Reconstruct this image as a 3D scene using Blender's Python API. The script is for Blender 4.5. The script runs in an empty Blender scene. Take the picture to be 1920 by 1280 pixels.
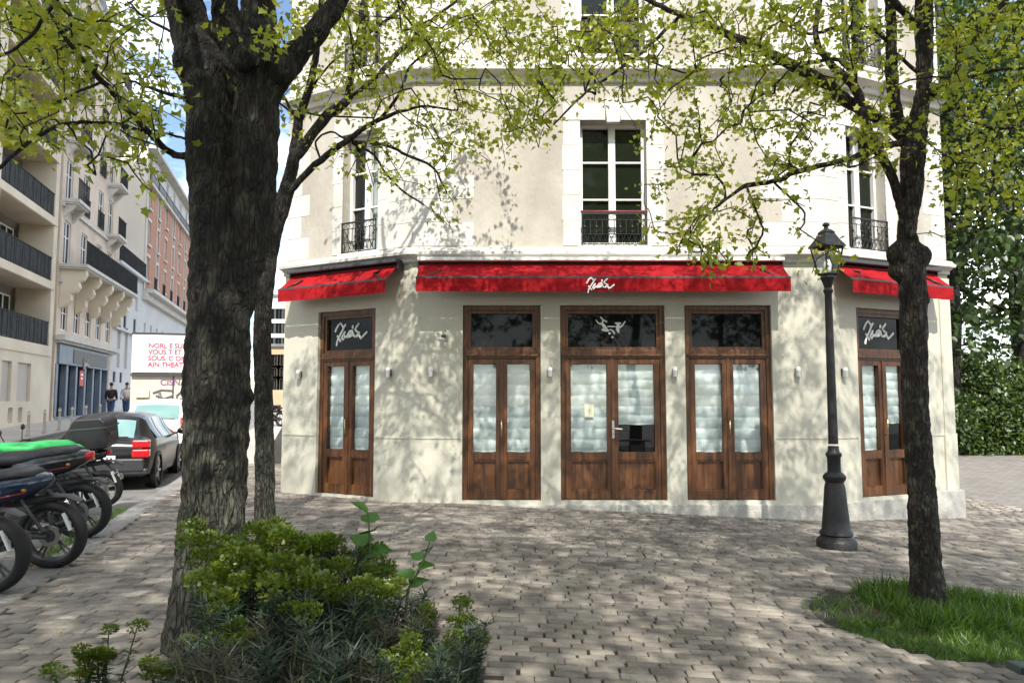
import bpy, bmesh, math, random
import numpy as np
from mathutils import Vector, Matrix
R = math.radians
random.seed(7); rng = np.random.default_rng(7)
C = bpy.context.scene.collection
sc = bpy.context.scene

CLX = .5
# ------------------------------------------------------------------ camera, sky, sun, exposure
F = 1400.0
TILT = math.atan(110/1400)
CZ = 1.55
cam = bpy.data.cameras.new('camera'); camo = bpy.data.objects.new('camera', cam); C.objects.link(camo)
cam.sensor_width = 36; cam.lens = 36*F/1920; cam.clip_start = .05; cam.clip_end = 2000
camo.location = (0, 0, CZ); camo.rotation_euler = (R(90)+TILT, 0, 0)
sc.camera = camo
SUN_EL, SUN_AZ = 47.0, 3.0        # sun stands behind the camera, a touch to the right
w = bpy.data.worlds.new('World'); sc.world = w; w.use_nodes = True
nt = w.node_tree; nt.nodes.clear()
out = nt.nodes.new('ShaderNodeOutputWorld'); bg = nt.nodes.new('ShaderNodeBackground')
sky = nt.nodes.new('ShaderNodeTexSky'); sky.sky_type = 'NISHITA'; sky.sun_disc = False
sky.sun_elevation = R(SUN_EL); sky.sun_rotation = R(180-SUN_AZ); sky.air_density = 1.0; sky.dust_density = .6; sky.ozone_density = 1.5
tc = nt.nodes.new('ShaderNodeTexCoord'); mp = nt.nodes.new('ShaderNodeMapping'); mp.inputs['Scale'].default_value = (1, 1, 2.6); mp.inputs['Location'].default_value = (CLX, .3, 0)
nz = nt.nodes.new('ShaderNodeTexNoise'); nz.inputs['Scale'].default_value = 3.1; nz.inputs['Detail'].default_value = 7; nz.inputs['Roughness'].default_value = .58
rp = nt.nodes.new('ShaderNodeValToRGB'); rp.color_ramp.elements[0].position = .43; rp.color_ramp.elements[1].position = .62
mx = nt.nodes.new('ShaderNodeMix'); mx.data_type = 'RGBA'
mx.inputs[7].default_value = (12.5, 12.8, 13.2, 1)
L = nt.links.new
L(tc.outputs['Generated'], mp.inputs['Vector']); L(mp.outputs[0], nz.inputs['Vector']); L(nz.outputs['Fac'], rp.inputs[0])
L(rp.outputs[0], mx.inputs[0]); L(sky.outputs[0], mx.inputs[6]); L(mx.outputs[2], bg.inputs[0]); L(bg.outputs[0], out.inputs[0])
bg.inputs[1].default_value = .15
sl = bpy.data.lights.new('sun', 'SUN'); sl.energy = 4.0; sl.angle = R(.55); sl.color = (1, .955, .88)
so = bpy.data.objects.new('sun', sl); C.objects.link(so); so.rotation_euler = (R(90-SUN_EL), 0, R(SUN_AZ))
sc.view_settings.view_transform = 'Standard'; sc.view_settings.look = 'None'; sc.view_settings.exposure = 0.68; sc.view_settings.gamma = 1
sc.cycles.max_bounces = 8; sc.cycles.transparent_max_bounces = 12; sc.cycles.caustics_reflective = False; sc.cycles.caustics_refractive = False

# ------------------------------------------------------------------ pixel -> world
ct, st = math.cos(TILT), math.sin(TILT)
def ray(px, py):
    a = (px-960)/F; b = (640-py)/F
    return Vector((a, ct - b*st, st + b*ct))
def P(px, py, Y):
    d = ray(px, py); k = Y/d.y
    return Vector((d.x*k, Y, CZ + d.z*k))
SD = Vector((-.2639, .9646, 0)); SN = Vector((-.9646, -.2639, 0))      # along the street, across it to the left
KERB, KERB2, FACE = 2.43, 8.7, 11.6
def rise(s): return .025*min(max(s-16, 0), 45)
def H(x, y):
    g = 0.0
    if x > -1: g = -.046*min(x+1, 9)
    s = y*SD.y + x*SD.x
    return g + rise(s)
def G(px, py, dz=0):
    d = ray(px, py); k = 1.0
    z = 0
    for _ in range(30):
        k = (z + dz - CZ)/d.z
        z = H(d.x*k, d.y*k)
    return Vector((d.x*k, d.y*k, z))

# ------------------------------------------------------------------ materials
MATS = {}
def mat(name, col, rough=.7, metal=0, col2=None, scale=6, bump=0, bscale=40, stretch=(1,1,1), island=0, spec=.5, detail=5, lo=.35, hi=.65, coord='Object'):
    m = bpy.data.materials.new(name); m.use_nodes = True; t = m.node_tree; b = t.nodes['Principled BSDF']
    b.inputs['Base Color'].default_value = (*col, 1); b.inputs['Roughness'].default_value = rough; b.inputs['Metallic'].default_value = metal
    b.inputs['Specular IOR Level'].default_value = spec
    l = t.links.new
    c = t.nodes.new('ShaderNodeTexCoord'); mpp = t.nodes.new('ShaderNodeMapping'); mpp.inputs['Scale'].default_value = stretch
    l(c.outputs[coord], mpp.inputs['Vector'])
    cur = None
    if col2 is not None:
        n = t.nodes.new('ShaderNodeTexNoise'); n.inputs['Scale'].default_value = scale; n.inputs['Detail'].default_value = detail
        l(mpp.outputs[0], n.inputs['Vector'])
        r = t.nodes.new('ShaderNodeValToRGB'); r.color_ramp.elements[0].position = lo; r.color_ramp.elements[1].position = hi
        r.color_ramp.elements[0].color = (*col, 1); r.color_ramp.elements[1].color = (*col2, 1)
        l(n.outputs['Fac'], r.inputs[0]); cur = r.outputs[0]
    if island:
        g = t.nodes.new('ShaderNodeNewGeometry'); mr = t.nodes.new('ShaderNodeMapRange'); mr.inputs[3].default_value = 1-island; mr.inputs[4].default_value = 1+island
        l(g.outputs['Random Per Island'], mr.inputs[0])
        h = t.nodes.new('ShaderNodeHueSaturation'); h.inputs['Color'].default_value = (*col, 1)
        if cur: l(cur, h.inputs['Color'])
        l(mr.outputs[0], h.inputs['Value']); cur = h.outputs[0]
    if cur: l(cur, b.inputs['Base Color'])
    if bump:
        n2 = t.nodes.new('ShaderNodeTexNoise'); n2.inputs['Scale'].default_value = bscale; n2.inputs['Detail'].default_value = 6
        l(mpp.outputs[0], n2.inputs['Vector'])
        bp = t.nodes.new('ShaderNodeBump'); bp.inputs['Strength'].default_value = 1; bp.inputs['Distance'].default_value = bump
        l(n2.outputs['Fac'], bp.inputs['Height']); l(bp.outputs[0], b.inputs['Normal'])
    MATS[name] = m
    return m
def leafmat(name, c1, c2, trans=.45, tcol=None, gloss=.12):
    m = bpy.data.materials.new(name); m.use_nodes = True; t = m.node_tree; t.nodes.clear(); l = t.links.new
    o = t.nodes.new('ShaderNodeOutputMaterial'); g = t.nodes.new('ShaderNodeNewGeometry')
    r = t.nodes.new('ShaderNodeValToRGB'); r.color_ramp.elements[0].color = (*c1, 1); r.color_ramp.elements[1].color = (*c2, 1)
    l(g.outputs['Random Per Island'], r.inputs[0])
    d = t.nodes.new('ShaderNodeBsdfDiffuse'); tr = t.nodes.new('ShaderNodeBsdfTranslucent'); a = t.nodes.new('ShaderNodeMixShader'); a.inputs[0].default_value = trans
    gl = t.nodes.new('ShaderNodeBsdfGlossy'); gl.inputs['Roughness'].default_value = .45; b = t.nodes.new('ShaderNodeMixShader'); b.inputs[0].default_value = gloss*.5
    l(r.outputs[0], d.inputs[0])
    if tcol:
        mm = t.nodes.new('ShaderNodeMix'); mm.data_type = 'RGBA'; mm.blend_type = 'MULTIPLY'; mm.inputs[0].default_value = 1; mm.inputs[7].default_value = (*tcol, 1)
        l(r.outputs[0], mm.inputs[6]); l(mm.outputs[2], tr.inputs[0])
    else: l(r.outputs[0], tr.inputs[0])
    l(d.outputs[0], a.inputs[1]); l(tr.outputs[0], a.inputs[2]); l(a.outputs[0], b.inputs[1]); l(gl.outputs[0], b.inputs[2]); l(b.outputs[0], o.inputs[0])
    return m
def glassmat(name, tint=(.85,.9,.9), mixf=.5):
    m = bpy.data.materials.new(name); m.use_nodes = True; t = m.node_tree; t.nodes.clear(); l = t.links.new
    o = t.nodes.new('ShaderNodeOutputMaterial'); tr = t.nodes.new('ShaderNodeBsdfTransparent'); tr.inputs[0].default_value = (*tint, 1)
    gl = t.nodes.new('ShaderNodeBsdfGlossy'); gl.inputs['Roughness'].default_value = .01
    fr = t.nodes.new('ShaderNodeLayerWeight'); fr.inputs[0].default_value = .5; pw = t.nodes.new('ShaderNodeMath'); pw.operation = 'POWER'; pw.inputs[1].default_value = 4
    mr = t.nodes.new('ShaderNodeMath'); mr.operation = 'MULTIPLY_ADD'; mr.inputs[1].default_value = .7; mr.inputs[2].default_value = mixf
    a = t.nodes.new('ShaderNodeMixShader'); l(fr.outputs['Facing'], pw.inputs[0]); l(pw.outputs[0], mr.inputs[0]); l(mr.outputs[0], a.inputs[0]); l(tr.outputs[0], a.inputs[1]); l(gl.outputs[0], a.inputs[2]); l(a.outputs[0], o.inputs[0])
    return m

# ------------------------------------------------------------------ objects
def wloc(o):
    v = Vector((0, 0, 0))
    while o is not None:
        v += o.location; o = o.parent
    return v
def tag(o, label=None, cat=None, group=None, kind=None):
    if label: o['label'] = label
    if cat: o['category'] = cat
    if group: o['group'] = group
    if kind: o['kind'] = kind
    return o
def thing(name, label, cat, loc=(0,0,0), group=None):
    o = bpy.data.objects.new(name, None); C.objects.link(o); o.location = loc; o.empty_display_size = .2
    return tag(o, label, cat, group)
def grp(name, parent, label=None):          # an empty part that carries sub-parts
    o = bpy.data.objects.new(name, None); C.objects.link(o); o.parent = parent; o.empty_display_size = .1
    if label: o['label'] = label
    return o
class MB:
    def __init__(s): s.v = []; s.f = []; s.m = []
    def add(s, vs, fs, mi=0):
        n = len(s.v); s.v += [tuple(v) for v in vs]; s.f += [tuple(i+n for i in f) for f in fs]; s.m += [mi]*len(fs); return s
    def hexa(s, p, mi=0):
        return s.add(p, [(0,3,2,1),(4,5,6,7),(0,1,5,4),(1,2,6,5),(2,3,7,6),(3,0,4,7)], mi)
    def box(s, x0, x1, y0, y1, z0, z1, mi=0):
        return s.hexa([(x0,y0,z0),(x1,y0,z0),(x1,y1,z0),(x0,y1,z0),(x0,y0,z1),(x1,y0,z1),(x1,y1,z1),(x0,y1,z1)], mi)
    def fbox(s, f, u0, u1, z0, z1, o0, o1, mi=0):
        return s.hexa([f(u0,z0,o0),f(u1,z0,o0),f(u1,z0,o1),f(u0,z0,o1),f(u0,z1,o0),f(u1,z1,o0),f(u1,z1,o1),f(u0,z1,o1)], mi)
    def tube(s, pts, rad, n=8, cap=True, mi=0, jit=0):
        pts = [Vector(p) for p in pts]
        if not hasattr(rad, '__len__'): rad = [rad]*len(pts)
        rings = []; up = None
        for i, p in enumerate(pts):
            d = (pts[min(i+1, len(pts)-1)] - pts[max(i-1, 0)])
            if d.length < 1e-9: d = Vector((0,0,1))
            d.normalize()
            if up is None:
                up = Vector((0,0,1)) if abs(d.z) < .9 else Vector((1,0,0))
            a = d.cross(up); 
            if a.length < 1e-6: a = d.cross(Vector((0,1,0)))
            a.normalize(); b = a.cross(d).normalized(); up = b
            rings.append([p + (a*math.cos(2*math.pi*k/n) + b*math.sin(2*math.pi*k/n))*rad[i]*(1+(random.uniform(-jit,jit) if jit else 0)) for k in range(n)])
        vs = [v for r_ in rings for v in r_]; fs = []
        for i in range(len(pts)-1):
            for k in range(n): fs.append((i*n+k, i*n+(k+1)%n, (i+1)*n+(k+1)%n, (i+1)*n+k))
        if cap: fs.append(tuple(range(n))[::-1]); fs.append(tuple((len(pts)-1)*n+k for k in range(n)))
        return s.add(vs, fs, mi)
    def lathe(s, prof, n=24, c=(0,0,0), mi=0, axis='z', cap=True):
        vs = []; fs = []
        for r_, z in prof:
            for k in range(n):
                a = 2*math.pi*(k+.5)/n
                if axis == 'z': vs.append((c[0]+r_*math.cos(a), c[1]+r_*math.sin(a), c[2]+z))
                else: vs.append((c[0]+r_*math.cos(a), c[1]+z, c[2]+r_*math.sin(a)))
        for i in range(len(prof)-1):
            for k in range(n): fs.append((i*n+k, i*n+(k+1)%n, (i+1)*n+(k+1)%n, (i+1)*n+k))
        if cap: fs.append(tuple(range(n))[::-1]); fs.append(tuple((len(prof)-1)*n+k for k in range(n)))
        return s.add(vs, fs, mi)
    def prism(s, poly, f, o0, o1, mi=0):      # poly in (u,z) of frame f
        n = len(poly); vs = [f(u,z,o0) for u,z in poly] + [f(u,z,o1) for u,z in poly]
        fs = [tuple(range(n)), tuple(range(n, 2*n))[::-1]] + [(i, (i+1)%n, (i+1)%n+n, i+n) for i in range(n)]
        return s.add(vs, fs, mi)
    def ball(s, c, r_, n=8, sc_=(1,1,1), mi=0):
        vs = []; fs = []; m = n//2+1
        for i in range(m+1):
            th = math.pi*i/m
            for k in range(n):
                a = 2*math.pi*k/n; vs.append((c[0]+r_*sc_[0]*math.sin(th)*math.cos(a), c[1]+r_*sc_[1]*math.sin(th)*math.sin(a), c[2]+r_*sc_[2]*math.cos(th)))
        for i in range(m):
            for k in range(n): fs.append((i*n+k, i*n+(k+1)%n, (i+1)*n+(k+1)%n, (i+1)*n+k))
        return s.add(vs, fs, mi)
    def build(s, name, m, parent=None, smooth=False, bevel=0, recalc=True, local=False, **tags):
        off = wloc(parent) if (parent is not None and not local) else Vector((0,0,0))
        me = bpy.data.meshes.new(name); me.from_pydata([(v[0]-off.x, v[1]-off.y, v[2]-off.z) for v in s.v], [], s.f)
        ms = m if isinstance(m, (list, tuple)) else [m]
        for q in ms: me.materials.append(q)
        if len(ms) > 1: me.polygons.foreach_set('material_index', s.m)
        if recalc:
            bm = bmesh.new(); bm.from_mesh(me); bmesh.ops.remove_doubles(bm, verts=bm.verts, dist=1e-6); bmesh.ops.recalc_face_normals(bm, faces=bm.faces); bm.to_mesh(me); bm.free()
        if smooth:
            me.polygons.foreach_set('use_smooth', [True]*len(me.polygons))
            if smooth == 'auto':
                try: me.set_sharp_from_angle(angle=R(40))
                except Exception: pass
        o = bpy.data.objects.new(name, me); C.objects.link(o); o.parent = parent
        if bevel:
            bv = o.modifiers.new('bevel', 'BEVEL'); bv.width = bevel; bv.segments = 2; bv.limit_method = 'ANGLE'; bv.harden_normals = False
        tag(o, **tags) if tags else None
        return o
def npmesh(name, V, Fc, nper, m, parent=None, smooth=False):
    """V (N,3), Fc flat loop indices, nper loops per face (int or array)"""
    me = bpy.data.meshes.new(name); V = np.asarray(V, dtype=np.float32)
    if parent is not None: V = V - np.array(wloc(parent), dtype=np.float32)
    Fc = np.asarray(Fc, dtype=np.int32).ravel()
    tot = np.full(len(Fc)//nper, nper, dtype=np.int32) if isinstance(nper, int) else np.asarray(nper, dtype=np.int32)
    me.vertices.add(len(V)); me.vertices.foreach_set('co', V.ravel())
    me.loops.add(len(Fc)); me.loops.foreach_set('vertex_index', Fc)
    me.polygons.add(len(tot)); st_ = np.concatenate([[0], np.cumsum(tot)[:-1]]).astype(np.int32)
    me.polygons.foreach_set('loop_start', st_); me.polygons.foreach_set('loop_total', tot)
    if smooth: me.polygons.foreach_set('use_smooth', np.ones(len(tot), dtype=bool))
    me.update(calc_edges=True); me.validate()
    for q in (m if isinstance(m, (list, tuple)) else [m]): me.materials.append(q)
    o = bpy.data.objects.new(name, me); C.objects.link(o); o.parent = parent
    return o
def frame(O, ud, nd):
    O = Vector(O); ud = Vector(ud); nd = Vector(nd)
    return lambda u, z, o=0: Vector((O.x + ud.x*u + nd.x*o, O.y + ud.y*u + nd.y*o, O.z + z))
def copy_tree(o, parent=None):
    c = o.copy(); C.objects.link(c); c.parent = parent
    for ch in list(o.children): copy_tree(ch, c)
    return c

# leaf templates: two folded halves
LOBED = (np.array([(0,0,0),(.34,-.02,.07),(.27,.20,.03),(.52,.40,.14),(.24,.56,.05),(0,1,-.10),(-.34,-.02,.07),(-.27,.20,.03),(-.52,.40,.14),(-.24,.56,.05)]), [(0,1,2,3,4,5),(0,5,9,8,7,6)])
OVAL = (np.array([(0,0,0),(.28,.3,.06),(.24,.7,.05),(0,1,0),(-.28,.3,.06),(-.24,.7,.05)]), [(0,1,2,3),(0,3,5,4)])
QUAD = (np.array([(0,0,0),(.38,.5,.05),(0,1,0),(-.38,.5,.05)]), [(0,1,2,3)])
BLADE = (np.array([(-.03,0,0),(.03,0,0),(0,1,0)]), [(0,1,2)])
def unit(a): return a/np.maximum(np.linalg.norm(a, axis=1, keepdims=True), 1e-9)
def leaves(name, pos, axis, nrm, size, tpl, m, parent):
    tv, tf = tpl; N = len(pos); pos = np.asarray(pos); y = unit(np.asarray(axis)); x = unit(np.cross(y, np.asarray(nrm))); z = np.cross(x, y)
    size = np.asarray(size).reshape(-1, 1, 1)
    V = pos[:, None, :] + size*(tv[None, :, 0:1]*x[:, None, :] + tv[None, :, 1:2]*y[:, None, :] + tv[None, :, 2:3]*z[:, None, :])
    k = len(tv); base = (np.arange(N)*k)[:, None]
    idx = np.concatenate([np.array(f) for f in tf]); Fc = base + idx[None, :]
    tot = np.tile([len(f) for f in tf], N)
    return npmesh(name, V.reshape(-1, 3), Fc.ravel(), tot, m, parent)

# shared materials
M = dict(
 wall_low=mat('painted_wall', (.545,.525,.43), .8, col2=(.50,.48,.39), scale=1.3, bump=.003, bscale=30),
 wall_up=mat('old_render', (.50,.465,.40), .88, col2=(.36,.325,.27), scale=1.3, bump=.012, bscale=14, stretch=(1,1,.6), detail=9),
 stone=mat('white_stone', (.64,.62,.575), .85, col2=(.54,.515,.47), scale=2.5, bump=.01, bscale=22),
 plinth=mat('plinth_stone', (.52,.50,.44), .85, col2=(.40,.385,.34), scale=3, bump=.012, bscale=30),
 wood=mat('varnished_wood', (.145,.054,.014), .42, col2=(.050,.019,.006), scale=2.5, stretch=(9,9,.5), bump=.004, bscale=20, detail=8),
 red=mat('red_canvas', (.35,.010,.014), .9, spec=.15, col2=(.25,.008,.011), scale=2.2, bump=.02, bscale=4, stretch=(1,1,2.5)),
 black=mat('black_metal', (.018,.018,.02), .45),
 dark=mat('dark_metal', (.05,.052,.055), .5),
 iron=mat('painted_iron', (.006,.0065,.007), .5, col2=(.016,.014,.013), scale=7, bump=.006, bscale=16),
 white=mat('white_paint', (.78,.77,.74), .5),
 offwhite=mat('lettering_white', (.88,.88,.85), .5),
 steel=mat('brushed_steel', (.5,.49,.46), .3, metal=1),
 brass=mat('brass', (.6,.48,.28), .3, metal=1),
 blind=mat('pale_blind_cloth', (.77,.80,.78), .8, col2=(.70,.735,.72), scale=3, bump=.012, bscale=4, stretch=(1,1,2.5)),
 paper=mat('yellowed_paper', (.75,.73,.52), .8),
 darkglass=mat('dark_glass', (.006,.008,.007), .03, spec=.16),
 winglass=mat('window_glass', (.010,.014,.009), .03, spec=.34, bump=.004, bscale=2.2),
 glass=glassmat('clear_glass', (.93,.96,.955), .05),
 lampglass=glassmat('lantern_glass', (.9,.93,.93), .06),
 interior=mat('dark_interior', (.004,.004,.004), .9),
)
# ------------------------------------------------------------------ ground, street, pavements
M['ground'] = mat('ground_soil', (.16,.15,.13), .95, col2=(.11,.10,.09), scale=.8)
M['asphalt'] = mat('asphalt', (.23,.22,.205), .9, col2=(.17,.165,.155), scale=1.2, bump=.006, bscale=60)
M['far_paving'] = mat('pale_paving', (.50,.46,.41), .9, col2=(.42,.385,.35), scale=.7, bump=.006, bscale=30)
M['kerb'] = mat('granite_kerb', (.30,.285,.26), .85, col2=(.20,.19,.175), scale=14, bump=.006, bscale=30, island=.12)
M['bedding'] = mat('joint_sand', (.022,.019,.016), .95, col2=(.05,.044,.036), scale=9)
M['pavers'] = mat('grey_brown_pavers', (.31,.272,.222), .8, col2=(.155,.134,.115), scale=2.6, bump=.012, bscale=42, island=.28, detail=12)
def brick_mat():
    m = bpy.data.materials.new('far_pavers'); m.use_nodes = True; t = m.node_tree; b = t.nodes['Principled BSDF']; l = t.links.new
    b.inputs['Roughness'].default_value = .85
    c = t.nodes.new('ShaderNodeTexCoord'); k = t.nodes.new('ShaderNodeTexBrick'); k.inputs['Scale'].default_value = 1
    k.inputs['Brick Width'].default_value = .23; k.inputs['Row Height'].default_value = .135; k.inputs['Mortar Size'].default_value = .006
    k.inputs['Color1'].default_value = (.27,.245,.215,1); k.inputs['Color2'].default_value = (.19,.172,.15,1); k.inputs['Mortar'].default_value = (.10,.09,.08,1)
    l(c.outputs['Object'], k.inputs['Vector']); l(k.outputs[0], b.inputs['Base Color'])
    return m
M['far_pavers'] = brick_mat()
def sheet(name, s0, s1, ns, n0, n1, nn, dz, m, label=None, kind='structure'):
    V = []; Fc = []
    for i in range(ns+1):
        for j in range(nn+1):
            s = s0+(s1-s0)*i/ns; n = n0+(n1-n0)*j/nn; p = SD*s + SN*n
            V.append((p.x, p.y, H(p.x, p.y)+dz))
    for i in range(ns):
        for j in range(nn):
            a = i*(nn+1)+j; Fc += [a, a+nn+1, a+nn+2, a+1]
    o = npmesh(name, V, Fc, 4, m); o['kind'] = kind; return o
sheet('ground', -200, 900, 110, -500, 500, 100, -.2, M['ground'])
sheet('street', -40, 260, 150, KERB, KERB2, 4, -.12, M['asphalt'])
sheet('pavement', -40, 260, 150, KERB2+.15, FACE+.3, 3, 0, M['far_paving'])
pl = sheet('plaza', -8, 60, 68, -45, KERB-.3, 48, -.004, [M['bedding']])
# paved surfaces beyond the individually laid stones
V = []; Fc = []
def patch(x0, x1, y0, y1, nx, ny, ok=lambda x, y: True, dz=.004):
    for i in range(nx):
        for j in range(ny):
            xa, xb = x0+(x1-x0)*i/nx, x0+(x1-x0)*(i+1)/nx; ya, yb = y0+(y1-y0)*j/ny, y0+(y1-y0)*(j+1)/ny
            if not ok((xa+xb)/2, (ya+yb)/2): continue
            k = len(V)
            for x, y in ((xa,ya),(xb,ya),(xb,yb),(xa,yb)): V.append((x, y, H(x, y)+dz))
            Fc.extend([k, k+1, k+2, k+3])
patch(9.0, 42, 9.5, 44, 34, 35); patch(4, 9, 17.5, 44, 6, 27)
o = npmesh('plaza_paving', V, Fc, 4, M['far_pavers']); o['kind'] = 'structure'
sheet('street_pavement', 12.9, 120, 60, 1.0, KERB-.3, 2, .0, M['far_paving'])
# kerbs
def kerb(name, nc, w_, top, s0, s1, step, drop=.2):
    mb = MB(); s = s0
    while s < s1:
        e = s+step-.012
        pts = []
        for (ss, n) in ((s,nc-w_/2),(e,nc-w_/2),(e,nc+w_/2),(s,nc+w_/2)):
            p = SD*ss+SN*n; pts.append((p.x, p.y, H(p.x,p.y)-drop))
        pts += [(a, b, c+drop+top+random.uniform(-.004,.004)) for a, b, c in pts]
        mb.hexa(pts); s += step
    o = mb.build(name, M['kerb'], bevel=.012); o['kind'] = 'structure'
kerb('kerb', KERB-.15, .30, .006, 1, 60, .95)
kerb('kerb_far', KERB2+.075, .16, .006, 1, 110, 1.0)
# individually laid pavers, running bond
def stain(m, sc_, lo, hi):
    t = m.node_tree; b = t.nodes['Principled BSDF']; l = t.links.new; src = b.inputs['Base Color'].links[0].from_socket
    c = t.nodes.new('ShaderNodeTexCoord'); n = t.nodes.new('ShaderNodeTexNoise'); n.inputs['Scale'].default_value = sc_; n.inputs['Detail'].default_value = 8; n.inputs['Roughness'].default_value = .65
    r = t.nodes.new('ShaderNodeMapRange'); r.inputs[1].default_value = .36; r.inputs[2].default_value = .64; r.inputs[3].default_value = lo; r.inputs[4].default_value = hi
    x = t.nodes.new('ShaderNodeMix'); x.data_type = 'RGBA'; x.blend_type = 'MULTIPLY'; x.inputs[0].default_value = 1
    l(c.outputs['Object'], n.inputs['Vector']); l(n.outputs['Fac'], r.inputs[0]); l(src, x.inputs[6]); l(r.outputs[0], x.inputs[7]); l(x.outputs[2], b.inputs['Base Color'])
stain(M['pavers'], .7, .72, 1.25)
def lay_pavers():
    bw, bh = .195, .104
    X0, X1, Y0, Y1 = -7.5, 9.2, 2.4, 17.6
    xs, ys, cs = [], [], []
    row = 0; y = Y0
    while y < Y1:
        x = X0 + (row % 2)*bw/2 + random.uniform(-.02,.02)
        while x < X1:
            wv = bw*random.uniform(.93,1.07)
            xc, yc = x+wv/2, y+bh/2
            n = xc*SN.x + yc*SN.y
            fx = abs(xc/max(yc,.1))
            inside = (-1.4 < xc < 4.7 and yc > 11.6) or yc > 13.4+.0*xc and -4 < xc < 7
            if n < KERB-.32 and fx < .80 and not inside and ((xc-3.58)/1.25)**2+((yc-6.02)/1.06)**2 > 1 and not (-1.95 < xc < -.15 and 2.4 < yc < 4.55): xs.append((xc, yc, wv))
            x += wv
        y += bh; row += 1
    A = np.array(xs); N = len(A)
    hx = A[:,2]/2-.0015-rng.uniform(0,.013,N)*(rng.random(N)<.6); hy = bh/2-.001-rng.uniform(0,.009,N)*(rng.random(N)<.4)
    hz = np.array([H(a,b) for a,b in A[:,:2]])
    tx, ty = rng.normal(0,.009,N), rng.normal(0,.017,N); up = rng.normal(0,.0030,N)
    rot = rng.normal(0,.016,N); cr, sr = np.cos(rot), np.sin(rot)
    V = np.zeros((N,12,3)); sg = [(-1,-1),(1,-1),(1,1),(-1,1)]
    for k,(a,b) in enumerate(sg):
        for lev,(ins,dz) in enumerate(((.0,-.03),(.0,.007),(.006,.0115))):
            lx = a*(hx-ins)+rng.normal(0,.0016,N); ly = b*(hy-ins)+rng.normal(0,.0016,N)
            V[:,lev*4+k,0] = A[:,0]+lx*cr-ly*sr; V[:,lev*4+k,1] = A[:,1]+lx*sr+ly*cr
            V[:,lev*4+k,2] = hz+dz+up+ (lx*tx+ly*ty if lev else 0) - .046*lx*(A[:,0]>-1)
    fs = [(8,9,10,11)]
    for l_ in (0,4):
        for k in range(4): fs.append((l_+k, l_+(k+1)%4, l_+4+(k+1)%4, l_+4+k))
    idx = np.array(fs).ravel()
    Fc = (np.arange(N)*12)[:,None]+idx[None,:]
    o = npmesh('plaza_pavers', V.reshape(-1,3), Fc.ravel(), 4, M['pavers']); o['kind'] = 'structure'
lay_pavers()

# ------------------------------------------------------------------ restaurant building
YF = 11.4
XL = P(770,750,YF).x; XR = P(1552,750,YF).x
aL = R(29.4); aR = R(24)
FC = frame((XL,YF,0), (1,0,0), (0,-1,0)); WC = XR-XL
FL = frame((XL,YF,0), (-math.cos(aL), math.sin(aL),0), (-math.sin(aL), -math.cos(aL),0)); WL = 2.70
FR = frame((XR,YF,0), (math.cos(aR), math.sin(aR),0), (math.sin(aR), -math.cos(aR),0)); WR = 2.82
def zY(py, Y=YF): return P(960, py, Y).z
def uC(px, py=750): return P(px, py, YF).x - XL
def u_on(O, ud, px, py=750):
    d = ray(px, py); a, b = d.x, d.y   # O+ud*u = k*(a,b)
    det = ud[0]*b - ud[1]*a
    return (O[1]*a - O[0]*b)/det
def uL(px): return u_on((XL,YF), (-math.cos(aL), math.sin(aL)), px)
def uR(px): return u_on((XR,YF), (math.cos(aR), math.sin(aR)), px)
ZT = 3.90      # top of the ground floor
ZTOP = 13.2
B = thing('restaurant_building', 'cream corner restaurant building with red awnings and brown wooden doors', 'building', (XL+WC/2, YF, 0))
def wall_holes(mb, f, u0, u1, z0, z1, holes, depth):
    us = sorted({u0,u1,*[h[0] for h in holes],*[h[1] for h in holes]}); zs = sorted({z0,z1,*[h[2] for h in holes],*[h[3] for h in holes]})
    for i in range(len(us)-1):
        for j in range(len(zs)-1):
            cu, cz = (us[i]+us[i+1])/2, (zs[j]+zs[j+1])/2
            if any(h[0] < cu < h[1] and h[2] < cz < h[3] for h in holes): continue
            mb.add([f(us[i],zs[j]),f(us[i+1],zs[j]),f(us[i+1],zs[j+1]),f(us[i],zs[j+1])], [(0,1,2,3)])
    for a,b,c,d in holes:
        for q in (((a,c),(a,d)),((b,c),(b,d)),((a,d),(b,d)),((a,c),(b,c))):
            (p1,p2),(p3,p4) = q
            mb.add([f(p1,p2),f(p3,p4),f(p3,p4,-depth),f(p1,p2,-depth)], [(0,1,2,3)])
DZ0, DZ1 = .045, zY(572)
doorsC = [(uC(867),uC(1014)),(uC(1051),uC(1249)),(uC(1286),uC(1450))]
doorsL = [(uL(702),uL(594))]
doorsR = [(uR(1611),uR(1611)+1.22)]
WZ0, WZ1 = zY(461), zY(226)
winC = (uC(1089,450),uC(1214,450)); winL = (uL(704),uL(636)); winR = (uR(1602),uR(1602)+.86)
floors = [(WZ0,WZ1),(WZ0+3.05,WZ1+3.0),(WZ0+6.05,WZ1+5.8)]
low = MB(); REC = .13
for f, W, ds in ((FC,WC,doorsC),(FL,WL,doorsL),(FR,WR,doorsR)):
    wall_holes(low, f, 0, W, -.6, ZT, [(a,b,DZ0,DZ1) for a,b in ds], REC)
low.build('ground_floor_wall', M['wall_low'], B, recalc=False)
up = MB()
for f, W, ws in ((FC,WC,winC),(FL,WL,winL),(FR,WR,winR)):
    wall_holes(up, f, 0, W, ZT, ZTOP, [(ws[0],ws[1],a,b) for a,b in floors], .24)
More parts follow.
